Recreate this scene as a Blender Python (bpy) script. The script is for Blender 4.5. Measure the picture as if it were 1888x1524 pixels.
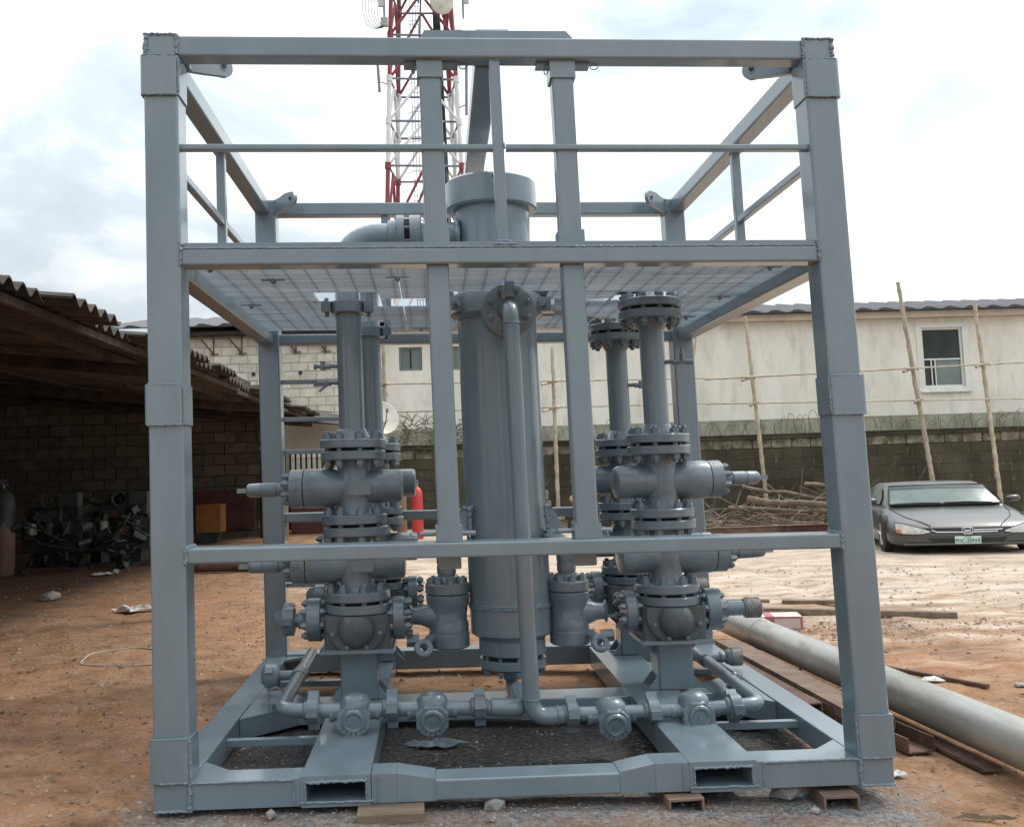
import bpy, math, random
from math import pi, sin, cos, radians, sqrt
from mathutils import Vector, Matrix
random.seed(7)
V = Vector
scene = bpy.context.scene
for o in list(bpy.data.objects): bpy.data.objects.remove(o)
COL = scene.collection

# ---------------------------------------------------------------- camera
cam_d = bpy.data.cameras.new('camera'); cam = bpy.data.objects.new('camera', cam_d); COL.objects.link(cam)
scene.camera = cam
F, CX, CY, IW, IH = 1772.78, 898.64, 689.98, 1888.0, 1524.0
yaw, pitch, roll = -0.0590, 0.0949, 0.0330
Rz = Matrix.Rotation(yaw, 3, 'Z'); Rx = Matrix.Rotation(pitch, 3, 'X'); Ry = Matrix.Rotation(roll, 3, 'Y')
R = Rz @ Rx @ Ry                      # columns: right, forward, up
rt, fw, up = R.col[0], R.col[1], R.col[2]
M = Matrix((rt, up, -fw)).transposed().to_4x4(); M.translation = V((-0.3754, -4.1334, 1.3822))
cam.matrix_world = M
cam_d.sensor_fit = 'HORIZONTAL'; cam_d.sensor_width = 36.0
cam_d.lens = F/IW*36.0
cam_d.shift_x = (IW/2-CX)/IW; cam_d.shift_y = -(IH/2-CY)/IW
cam_d.clip_start = 0.05; cam_d.clip_end = 3000

# ---------------------------------------------------------------- world, sun, exposure
SUN_AZ, SUN_EL = radians(62), radians(54)      # azimuth from +Y towards +X : behind and to the right
world = bpy.data.worlds.new('World'); scene.world = world; world.use_nodes = True
nt = world.node_tree; nt.nodes.clear()
def N(t, **k):
    n = nt.nodes.new(t)
    for a, b in k.items(): setattr(n, a, b)
    return n
out = N('ShaderNodeOutputWorld'); sky = N('ShaderNodeTexSky', sky_type='NISHITA', sun_disc=False)
sky.sun_elevation = SUN_EL; sky.sun_rotation = SUN_AZ; sky.air_density = 1.5; sky.dust_density = 3.0
bg1 = N('ShaderNodeBackground'); bg1.inputs[1].default_value = 0.10
nt.links.new(sky.outputs[0], bg1.inputs[0])
tc = N('ShaderNodeTexCoord')
mp = N('ShaderNodeMapping'); mp.inputs['Scale'].default_value = (1.0, 1.0, 1.9); mp.inputs['Location'].default_value = (1.9, -0.4, 0.6); nt.links.new(tc.outputs['Generated'], mp.inputs[0])
n1 = N('ShaderNodeTexNoise'); n1.inputs['Scale'].default_value = 2.6; n1.inputs['Detail'].default_value = 7; n1.inputs['Roughness'].default_value = 0.55
n1.inputs['Distortion'].default_value = 0.5
nt.links.new(mp.outputs[0], n1.inputs['Vector'])
cr = N('ShaderNodeValToRGB'); cr.color_ramp.elements[0].position = 0.30; cr.color_ramp.elements[0].color = (0.37, 0.435, 0.485, 1)
cr.color_ramp.elements[1].position = 0.575; cr.color_ramp.elements[1].color = (1.0, 1.0, 1.0, 1)
e = cr.color_ramp.elements.new(0.44); e.color = (0.54, 0.60, 0.645, 1)
nt.links.new(n1.outputs[0], cr.inputs[0])
# thin cloud is brighter all round the veiled sun
dt = N('ShaderNodeVectorMath', operation='DOT_PRODUCT')
dt.inputs[1].default_value = (sin(SUN_AZ)*cos(SUN_EL), cos(SUN_AZ)*cos(SUN_EL), sin(SUN_EL))
nt.links.new(tc.outputs['Generated'], dt.inputs[0])
mr = N('ShaderNodeMapRange'); mr.inputs['From Min'].default_value = -1.0; mr.inputs['From Max'].default_value = 1.0
mr.inputs['To Min'].default_value = 0.58; mr.inputs['To Max'].default_value = 1.30
nt.links.new(dt.outputs['Value'], mr.inputs['Value'])
# overcast gradient: the zenith of a cloudy sky is brighter than its horizon
sx_ = N('ShaderNodeSeparateXYZ'); nt.links.new(tc.outputs['Generated'], sx_.inputs[0])
gr_ = N('ShaderNodeMapRange'); gr_.inputs['From Min'].default_value = 0.0; gr_.inputs['From Max'].default_value = 1.0; gr_.inputs['To Min'].default_value = 0.78; gr_.inputs['To Max'].default_value = 1.95
nt.links.new(sx_.outputs[2], gr_.inputs['Value'])
ml_ = N('ShaderNodeMath', operation='MULTIPLY'); nt.links.new(mr.outputs[0], ml_.inputs[0]); nt.links.new(gr_.outputs[0], ml_.inputs[1])
bg2 = N('ShaderNodeBackground'); nt.links.new(cr.outputs[0], bg2.inputs[0]); nt.links.new(ml_.outputs[0], bg2.inputs[1])
mx = N('ShaderNodeMixShader'); mx.inputs[0].default_value = 0.90
nt.links.new(bg1.outputs[0], mx.inputs[1]); nt.links.new(bg2.outputs[0], mx.inputs[2]); nt.links.new(mx.outputs[0], out.inputs[0])

sd = bpy.data.lights.new('sun', 'SUN'); sd.energy = 1.5; sd.angle = radians(14); sd.color = (1.0, 0.96, 0.90)
so = bpy.data.objects.new('sun', sd); COL.objects.link(so)
sdir = V((sin(SUN_AZ)*cos(SUN_EL), cos(SUN_AZ)*cos(SUN_EL), sin(SUN_EL)))
so.rotation_euler = sdir.to_track_quat('Z', 'Y').to_euler(); so.location = sdir*30
scene.view_settings.view_transform = 'Standard'; scene.view_settings.look = 'None'
scene.view_settings.exposure = 0.45; scene.view_settings.gamma = 1.0; scene.view_settings.use_curve_mapping = False

# ---------------------------------------------------------------- materials
def mat(name, c1, c2=None, scale=3.0, rough=0.6, metal=0.0, bump=0.0, bscale=40.0, rvar=0.1, spec=0.5, detail=6.0,
        coord='pos', rnd=0.0, lo=0.35, hi=0.65, c3=None, s3=12.0, t3=(0.6, 0.7), stretch=(1, 1, 1), coat=0.0, isl=False):
    m = bpy.data.materials.new(name); m.use_nodes = True; t = m.node_tree; b = t.nodes['Principled BSDF']
    L = t.links.new
    def nn(k, **kw):
        n = t.nodes.new(k)
        for a, v in kw.items(): setattr(n, a, v)
        return n
    if coord == 'pos': src = nn('ShaderNodeNewGeometry').outputs['Position']
    else: src = nn('ShaderNodeTexCoord').outputs['Object']
    mpn = nn('ShaderNodeMapping'); mpn.inputs['Scale'].default_value = stretch; L(src, mpn.inputs[0]); vec = mpn.outputs[0]
    if rnd and coord != 'pos':
        oi = nn('ShaderNodeObjectInfo'); ad = nn('ShaderNodeVectorMath', operation='ADD'); sc = nn('ShaderNodeMath', operation='MULTIPLY'); sc.inputs[1].default_value = 37.0
        L(oi.outputs['Random'], sc.inputs[0]); cmb = nn('ShaderNodeCombineXYZ'); L(sc.outputs[0], cmb.inputs[0]); L(sc.outputs[0], cmb.inputs[1])
        L(vec, ad.inputs[0]); L(cmb.outputs[0], ad.inputs[1]); vec = ad.outputs[0]
    ns = nn('ShaderNodeTexNoise'); ns.inputs['Scale'].default_value = scale; ns.inputs['Detail'].default_value = detail; ns.inputs['Roughness'].default_value = 0.6
    L(vec, ns.inputs['Vector'])
    r = nn('ShaderNodeValToRGB'); r.color_ramp.elements[0].position = lo; r.color_ramp.elements[1].position = hi
    c2 = c2 or c1
    r.color_ramp.elements[0].color = (*c1, 1); r.color_ramp.elements[1].color = (*c2, 1)
    L(ns.outputs[0], r.inputs[0]); col = r.outputs[0]
    if c3:
        n3 = nn('ShaderNodeTexNoise'); n3.inputs['Scale'].default_value = s3; n3.inputs['Detail'].default_value = 8; n3.inputs['Roughness'].default_value = 0.65
        L(vec, n3.inputs['Vector'])
        r3 = nn('ShaderNodeValToRGB'); r3.color_ramp.elements[0].position = t3[0]; r3.color_ramp.elements[1].position = t3[1]
        r3.color_ramp.elements[0].color = (0, 0, 0, 1); r3.color_ramp.elements[1].color = (1, 1, 1, 1); L(n3.outputs[0], r3.inputs[0])
        mix = nn('ShaderNodeMixRGB'); L(r3.outputs[0], mix.inputs[0]); L(col, mix.inputs[1]); mix.inputs[2].default_value = (*c3, 1); col = mix.outputs[0]
    if rnd:
        hs = nn('ShaderNodeHueSaturation'); rr = nn('ShaderNodeMapRange'); rr.inputs['To Min'].default_value = 1-rnd; rr.inputs['To Max'].default_value = 1+rnd
        if isl: L(nn('ShaderNodeNewGeometry').outputs['Random Per Island'], rr.inputs['Value'])
        else: L(nn('ShaderNodeObjectInfo').outputs['Random'], rr.inputs['Value'])
        L(rr.outputs[0], hs.inputs['Value']); L(col, hs.inputs['Color']); col = hs.outputs[0]
    L(col, b.inputs['Base Color'])
    rm = nn('ShaderNodeMapRange'); rm.inputs['To Min'].default_value = max(0.02, rough-rvar); rm.inputs['To Max'].default_value = min(1, rough+rvar)
    L(ns.outputs[0], rm.inputs['Value']); L(rm.outputs[0], b.inputs['Roughness'])
    b.inputs['Metallic'].default_value = metal; b.inputs['Specular IOR Level'].default_value = spec
    if coat: b.inputs['Coat Weight'].default_value = coat; b.inputs['Coat Roughness'].default_value = 0.12
    if bump:
        nb = nn('ShaderNodeTexNoise'); nb.inputs['Scale'].default_value = bscale; nb.inputs['Detail'].default_value = 5; L(vec, nb.inputs['Vector'])
        bp = nn('ShaderNodeBump'); bp.inputs['Strength'].default_value = bump; bp.inputs['Distance'].default_value = 0.02
        L(nb.outputs[0], bp.inputs['Height']); L(bp.outputs[0], b.inputs['Normal'])
    return m
MT = {}
MT['paint'] = mat('grey_gloss_paint', (0.136, 0.184, 0.213), (0.163, 0.214, 0.247), 2.4, 0.33, 0.0, 0.03, 14, 0.15, c3=(0.158, 0.196, 0.220), s3=7.0, t3=(0.56, 0.72), coat=0.65, stretch=(2.2, 2.2, .7))
MT['paint3'] = mat('thin_dull_paint', (0.060, 0.074, 0.080), (0.092, 0.112, 0.122), 6.0, 0.42, 0.0, 0.12, 60, 0.1, c3=(0.075, 0.075, 0.062), s3=4.0, t3=(0.5, 0.7))
MT['paint2'] = mat('grey_paint_castings', (0.102, 0.139, 0.164), (0.146, 0.190, 0.218), 7.0, 0.36, 0.0, 0.14, 70, 0.14, coat=0.5, c3=(0.12, 0.125, 0.115), s3=6.0, t3=(0.62, 0.78))
MT['weld'] = mat('painted_weld', (0.14, 0.19, 0.225), (0.175, 0.23, 0.265), 30, 0.33, 0, 0.35, 120, 0.1)
MT['thread'] = mat('bare_thread_steel', (0.22, 0.22, 0.21), (0.36, 0.36, 0.35), 20, 0.4, 0.6, 0.1, 80)
MT['galv'] = mat('weathered_pipe', (0.30, 0.295, 0.262), (0.47, 0.475, 0.445), 3.5, 0.36, 0.30, 0.08, 40, c3=(0.20, 0.165, 0.12), s3=4.5, t3=(0.52, 0.72), stretch=(1, .3, 1))
MT['grate'] = mat('grey_grating_bars', (0.26, 0.32, 0.36), (0.46, 0.53, 0.58), 1.6, 0.4, 0, rvar=.1, stretch=(.6, 14, 1))  # paler than the frame paint: skylight filtering through the bars is in this colour
MT['rust'] = mat('rust', (0.075, 0.042, 0.03), (0.16, 0.095, 0.068), 6, 0.85, 0.1, 0.3, 50, c3=(0.06, 0.04, 0.03), s3=14)
MT['rustlight'] = mat('rust_pale', (0.12, 0.08, 0.058), (0.22, 0.15, 0.112), 5, 0.85, 0.05, 0.25, 60, c3=(0.13, 0.07, 0.045), s3=9)
MT['wood'] = mat('weathered_timber', (0.12, 0.088, 0.06), (0.22, 0.17, 0.122), 4, 0.9, 0, 0.4, 60, stretch=(1, 6, 6), rnd=0.25, coord='obj')
MT['wood2'] = mat('dry_branch', (0.085, 0.062, 0.045), (0.20, 0.155, 0.115), 6, 0.9, 0, 0.4, 70, rnd=0.35, isl=True, coord='obj')
MT['darkwood'] = mat('old_roof_timber', (0.028, 0.021, 0.016), (0.066, 0.048, 0.034), 5, 0.95, 0, 0.3, 40, rnd=0.3, coord='obj')
MT['bamboo'] = mat('bamboo', (0.27, 0.225, 0.16), (0.43, 0.375, 0.29), 5, 0.6, 0, 0.15, 40, c3=(0.24, 0.19, 0.13), s3=7, t3=(0.55, 0.75), coord='obj', rnd=0.2)
MT['roof'] = mat('old_corrugated_sheet', (0.036, 0.030, 0.026), (0.085, 0.074, 0.065), 3, 0.95, 0, 0.3, 40, c3=(0.045, 0.032, 0.025), s3=6, rnd=0.25, coord='obj')
MT['roof2'] = mat('dark_roof_sheet', (0.035, 0.037, 0.042), (0.06, 0.062, 0.066), 3, 0.5, 0.2, 0.05, 20)
MT['plaster'] = mat('cream_plaster', (0.67, 0.64, 0.565), (0.80, 0.775, 0.705), 0.7, 0.95, 0, 0.25, 18, c3=(0.50, 0.47, 0.405), s3=1.5, t3=(0.50, 0.78), stretch=(1.9, 1, .55))
MT['plaster2'] = mat('fascia_plaster', (0.45, 0.37, 0.29), (0.56, 0.48, 0.39), 2, 0.95, 0, 0.25, 30)
MT['block'] = mat('pale_block', (0.52, 0.48, 0.41), (0.68, 0.64, 0.56), 3, 0.95, 0, 0.4, 40, rnd=0.10, coord='obj', c3=(0.33, 0.30, 0.25), s3=5, t3=(0.58, 0.72))
MT['mortar'] = mat('pale_mortar', (0.36, 0.32, 0.26), (0.46, 0.42, 0.35), 4, 0.95, 0, 0.4, 40)
MT['shedblock'] = mat('dark_shed_block', (0.10, 0.076, 0.055), (0.19, 0.15, 0.112), 3, 0.95, 0, 0.4, 40, rnd=0.22, coord='obj', c3=(0.06, 0.047, 0.038), s3=3, t3=(0.5, 0.7))  # plain dark brown blocks with darker mottling
MT['shedmortar'] = mat('dark_shed_mortar', (0.085, 0.068, 0.052), (0.14, 0.115, 0.09), 4, 0.95, 0, 0.3, 40)  # plain dark brown joints
MT['mossblock'] = mat('mossy_block', (0.026, 0.023, 0.012), (0.085, 0.075, 0.05), 1.3, 0.95, 0, 0.5, 30, rnd=0.12, c3=(0.20, 0.185, 0.145), s3=5.5, t3=(0.58, 0.80), lo=.3, hi=.75, stretch=(1, 1, .6))
MT['capblock'] = mat('bare_cap_block', (0.10, 0.09, 0.065), (0.27, 0.245, 0.20), 3, 0.95, 0, 0.5, 30, rnd=0.3, coord='obj', c3=(0.07, 0.065, 0.035), s3=4, t3=(0.46, 0.6))
MT['mossmortar'] = mat('mossy_mortar', (0.022, 0.02, 0.011), (0.06, 0.054, 0.036), 1.3, 0.95, 0, 0.5, 30)
MT['copedirt'] = mat('mossy_render', (0.26, 0.25, 0.185), (0.42, 0.405, 0.325), 1.6, 0.95, 0, 0.4, 30, c3=(0.15, 0.15, 0.085), s3=3, t3=(0.48, 0.7), stretch=(1, 1, .5))
MT['wire'] = mat('dull_wire', (0.10, 0.085, 0.07), (0.17, 0.15, 0.125), 9, 0.7, 0.3)
MT['glassdark'] = mat('dark_window_glass', (0.018, 0.024, 0.022), (0.035, 0.045, 0.042), 1.5, 0.06, 0, spec=0.35)
MT['glassgreen'] = mat('greenish_window_glass', (0.13, 0.165, 0.155), (0.19, 0.23, 0.215), 1.5, 0.12, 0, spec=0.5)
MT['framegreen'] = mat('green_grey_frame', (0.17, 0.20, 0.18), None, 3, 0.5)
MT['framewhite'] = mat('white_frame', (0.62, 0.63, 0.60), (0.72, 0.73, 0.70), 4, 0.5)
MT['red'] = mat('tower_red', (0.20, 0.03, 0.045), (0.28, 0.05, 0.06), 2, 0.6)
MT['white'] = mat('tower_white', (0.62, 0.62, 0.62), (0.74, 0.74, 0.73), 2, 0.6)
MT['steel'] = mat('galvanised_steel', (0.13, 0.14, 0.19), (0.24, 0.25, 0.29), 2, 0.55, 0.2)
MT['antenna'] = mat('antenna_housing', (0.40, 0.40, 0.39), (0.52, 0.52, 0.50), 2, 0.6)
MT['dish'] = mat('dish_cream', (0.52, 0.50, 0.44), (0.66, 0.64, 0.58), 2.5, 0.5, c3=(0.36, 0.30, 0.22), s3=4, t3=(0.58, 0.75))
MT['black'] = mat('black_rubber', (0.012, 0.012, 0.012), (0.025, 0.024, 0.023), 8, 0.75)
MT['carpaint'] = mat('car_grey_paint', (0.055, 0.059, 0.057), (0.075, 0.078, 0.075), 1.0, 0.36, 0.25, coat=0.35, c3=(0.14, 0.12, 0.10), s3=2.6, t3=(0.58, 0.85))
MT['chrome'] = mat('chrome', (0.62, 0.62, 0.64), None, 2, 0.15, 0.9)
MT['carglass'] = mat('windscreen', (0.055, 0.085, 0.078), (0.10, 0.135, 0.125), 2.5, 0.07, 0, spec=0.5)
MT['lamp'] = mat('headlamp_lens', (0.52, 0.54, 0.54), (0.70, 0.72, 0.72), 12, 0.1, 0.1, coat=1.0)
MT['lampin'] = mat('lamp_reflector', (0.40, 0.42, 0.42), (0.62, 0.64, 0.64), 20, 0.15, 0.7)
MT['amber'] = mat('amber_lens', (0.55, 0.16, 0.04), None, 3, 0.2)
MT['plate'] = mat('number_plate', (0.52, 0.66, 0.58), (0.62, 0.72, 0.64), 3, 0.5)
MT['platetext'] = mat('plate_letters', (0.06, 0.13, 0.13), None, 3, 0.6)
MT['badgeblue'] = mat('badge_blue', (0.03, 0.035, 0.16), None, 3, 0.3)
MT['cylbrown'] = mat('brown_cylinder', (0.17, 0.10, 0.065), (0.24, 0.15, 0.10), 4, 0.65, c3=(0.09, 0.055, 0.04), s3=8)
MT['cylred'] = mat('red_cylinder', (0.42, 0.035, 0.035), (0.50, 0.05, 0.045), 4, 0.45)
MT['cylgrey'] = mat('grey_cylinder', (0.035, 0.036, 0.038), (0.065, 0.066, 0.066), 4, 0.6, c3=(0.14, 0.14, 0.14), s3=6, t3=(0.6, 0.66))
MT['redsheet'] = mat('dark_red_sheet', (0.06, 0.02, 0.018), (0.10, 0.036, 0.03), 3, 0.6)
MT['orange'] = mat('orange_enamel', (0.17, 0.065, 0.018), (0.26, 0.11, 0.03), 3, 0.6, c3=(0.12, 0.06, 0.03), s3=4)
MT['engine'] = mat('oily_engine', (0.018, 0.022, 0.020), (0.055, 0.065, 0.058), 6, 0.55, 0.2, 0.3, 40)
MT['enginegrn'] = mat('engine_green', (0.035, 0.045, 0.040), (0.07, 0.085, 0.076), 6, 0.5, 0.1, 0.2, 40)
MT['whiteplastic'] = mat('dirty_white', (0.40, 0.40, 0.37), (0.58, 0.58, 0.54), 6, 0.6)
MT['card'] = mat('pale_carton', (0.46, 0.38, 0.34), (0.58, 0.50, 0.46), 6, 0.85, c3=(0.66, 0.62, 0.60), s3=5)
MT['cardred'] = mat('carton_red', (0.30, 0.08, 0.10), (0.40, 0.16, 0.18), 6, 0.85)
MT['paper'] = mat('litter_paper', (0.58, 0.55, 0.52), (0.72, 0.70, 0.67), 9, 0.9, rnd=0.15, coord='obj')
MT['stone'] = mat('stone', (0.20, 0.165, 0.135), (0.36, 0.31, 0.265), 7, 0.95, 0, 0.4, 50, rnd=0.25, coord='obj', c3=(0.27, 0.29, 0.31), s3=4, t3=(0.5, 0.65))
MT['pebble'] = mat('gravel_grains', (0.15, 0.10, 0.07), (0.33, 0.25, 0.19), 9, 0.95, 0, 0, rnd=0.5, isl=True)
MT['leaf'] = mat('leaf_litter', (0.10, 0.065, 0.04), (0.24, 0.17, 0.11), 9, 0.95, rnd=0.5, isl=True)
MT['concrete'] = mat('rough_concrete', (0.19, 0.19, 0.18), (0.31, 0.31, 0.30), 5, 0.95, 0, 0.6, 40, c3=(0.13, 0.12, 0.11), s3=12)
MT['whitebox'] = mat('pale_sheet_box', (0.58, 0.63, 0.65), (0.66, 0.70, 0.72), 3, 0.35)
MT['hose'] = mat('pale_cable', (0.40, 0.36, 0.30), None, 5, 0.7)

# ground: brown laterite, paler sandy track with sunlight painted in to the right and behind, grey paint overspray and painted contact shadow under and around the skid
def ground_mat():
    m = bpy.data.materials.new('ground_soil'); m.use_nodes = True; t = m.node_tree; b = t.nodes['Principled BSDF']; L = t.links.new
    def nn(k, **kw):
        n = t.nodes.new(k)
        for a, v in kw.items(): setattr(n, a, v)
        return n
    P = nn('ShaderNodeNewGeometry').outputs['Position']
    def noise(s, d=6, r=0.6, st=(1, 1, 1)):
        mm = nn('ShaderNodeMapping'); mm.inputs['Scale'].default_value = st; L(P, mm.inputs[0])
        n = nn('ShaderNodeTexNoise'); n.inputs['Scale'].default_value = s; n.inputs['Detail'].default_value = d; n.inputs['Roughness'].default_value = r; L(mm.outputs[0], n.inputs['Vector']); return n.outputs[0]
    def ramp(x, p, cs):
        r = nn('ShaderNodeValToRGB')
        while len(r.color_ramp.elements) < len(p): r.color_ramp.elements.new(0.5)
        for e, q, c in zip(r.color_ramp.elements, p, cs): e.position = q; e.color = (*c, 1) if isinstance(c, tuple) else (c, c, c, 1)
        L(x, r.inputs[0]); return r.outputs[0]
    def mth(op, a, b_=None, clamp=False):
        n = nn('ShaderNodeMath', operation=op); n.use_clamp = clamp
        for i, s in enumerate((a, b_)):
            if s is None: continue
            if isinstance(s, (int, float)): n.inputs[i].default_value = s
            else: L(s, n.inputs[i])
        return n.outputs[0]
    def mixc(f, a, b_):
        n = nn('ShaderNodeMixRGB'); L(f, n.inputs[0])
        for i, s in ((1, a), (2, b_)):
            if isinstance(s, tuple): n.inputs[i].default_value = (*s, 1)
            else: L(s, n.inputs[i])
        return n.outputs[0]
    sep = nn('ShaderNodeSeparateXYZ'); L(P, sep.inputs[0]); X, Y = sep.outputs[0], sep.outputs[1]
    nA, nB, nC, nD = noise(0.55, 5), noise(4.5, 8, 0.68), noise(38, 4, 0.7), noise(1.3, 7, 0.65, (1, 2.6, 1))
    base = ramp(nB, (0.30, 0.5, 0.70), ((0.18, 0.098, 0.053), (0.28, 0.165, 0.096), (0.395, 0.262, 0.172)))
    red = ramp(nB, (0.3, 0.7), ((0.285, 0.14, 0.07), (0.41, 0.23, 0.138)))
    base = mixc(ramp(nA, (0.45, 0.62), (0.0, 0.8)), base, red)
    sand = ramp(nD, (0.28, 0.45, 0.62), ((0.30, 0.22, 0.155), (0.45, 0.36, 0.275), (0.57, 0.48, 0.39)))
    # sandy track, paler sand with part of the sunlight put into its colour
    tr = mth('ADD', mth('MULTIPLY', Y, 0.20), mth('MULTIPLY', X, 0.13))
    tr = mth('ADD', mth('SUBTRACT', tr, 1.18), mth('MULTIPLY', mth('SUBTRACT', nD, 0.5), 2.6))
    tr = mth('MULTIPLY', mth('ADD', tr, 0.3), 1.0, True)
    shd = mth('MULTIPLY', mth('ADD', X, 2.9), 0.8, True)                 # the shed floor stays bare brown earth
    tr = mth('MULTIPLY', tr, shd)
    c = mixc(tr, base, sand)
    nE = noise(0.9, 4, 0.55, (1, 1.6, 1)); c = mixc(mth('MULTIPLY', ramp(nE, (0.52, 0.68), (0.0, 1.0)), 0.45), c, ramp(nB, (0.3, 0.7), ((0.10, 0.062, 0.042), (0.19, 0.13, 0.092))))     # damp trodden patches
    # dark brown shed floor, the roof's shade put into its colour
    shed_shade = mth('MULTIPLY', mth('SUBTRACT', -3.3, X), 0.6, True); shed_shade = mth('MULTIPLY', shed_shade, mth('MULTIPLY', mth('SUBTRACT', Y, 5.0), 0.3, True))
    c = mixc(mth('MULTIPLY', shed_shade, 0.75), c, ramp(nB, (0.3, 0.7), ((0.05, 0.03, 0.02), (0.12, 0.07, 0.045))))
    # grey overspray: under the skid and spattered round its feet
    dx = mth('MAXIMUM', mth('SUBTRACT', mth('ABSOLUTE', X), 1.45), 0.0); dy = mth('MAXIMUM', mth('SUBTRACT', mth('ABSOLUTE', mth('SUBTRACT', Y, 0.85)), 0.95), 0.0)
    dd = mth('SQRT', mth('ADD', mth('MULTIPLY', dx, dx), mth('MULTIPLY', dy, dy)))
    sp = mth('SUBTRACT', 1.0, mth('MULTIPLY', dd, 2.6)); sp = mth('ADD', sp, mth('MULTIPLY', mth('SUBTRACT', nB, 0.55), 2.6)); sp = mth('MULTIPLY', sp, 0.85, True)
    grey = ramp(nC, (0.35, 0.68), ((0.10, 0.105, 0.108), (0.26, 0.275, 0.285)))
    c = mixc(sp, c, grey)
    ino = mth('SUBTRACT', 1.0, mth('MULTIPLY', mth('SQRT', mth('ADD', mth('POWER', mth('MULTIPLY', X, 0.56), 2.0), mth('POWER', mth('MULTIPLY', mth('SUBTRACT', Y, 1.0), 0.82), 2.0))), 0.95), True)  # dark stain under the skid, with its contact shadow painted into the colour
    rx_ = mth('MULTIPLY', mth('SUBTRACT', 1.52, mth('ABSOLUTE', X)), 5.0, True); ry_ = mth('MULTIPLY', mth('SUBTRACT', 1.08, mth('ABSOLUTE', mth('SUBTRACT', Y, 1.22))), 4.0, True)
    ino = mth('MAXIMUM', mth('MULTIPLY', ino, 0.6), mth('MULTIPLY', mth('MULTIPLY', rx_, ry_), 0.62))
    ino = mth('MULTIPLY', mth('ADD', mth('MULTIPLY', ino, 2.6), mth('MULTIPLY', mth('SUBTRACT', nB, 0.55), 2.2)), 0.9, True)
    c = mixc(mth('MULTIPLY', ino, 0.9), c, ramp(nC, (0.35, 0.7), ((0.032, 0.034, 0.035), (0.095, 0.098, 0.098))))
    g = ramp(nC, (0.25, 0.75), (0.72, 1.2)); mul = nn('ShaderNodeMixRGB', blend_type='MULTIPLY'); mul.inputs[0].default_value = 1; L(c, mul.inputs[1]); L(g, mul.inputs[2])
    L(mul.outputs[0], b.inputs['Base Color']); b.inputs['Roughness'].default_value = 0.97; b.inputs['Specular IOR Level'].default_value = 0.15
    hgt = mth('ADD', mth('MULTIPLY', nB, 0.9), mth('MULTIPLY', nC, 0.35))
    bp = nn('ShaderNodeBump'); bp.inputs['Strength'].default_value = 0.75; bp.inputs['Distance'].default_value = 0.05; L(hgt, bp.inputs['Height']); L(bp.outputs[0], b.inputs['Normal'])
    return m
MT['ground'] = ground_mat()

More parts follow.
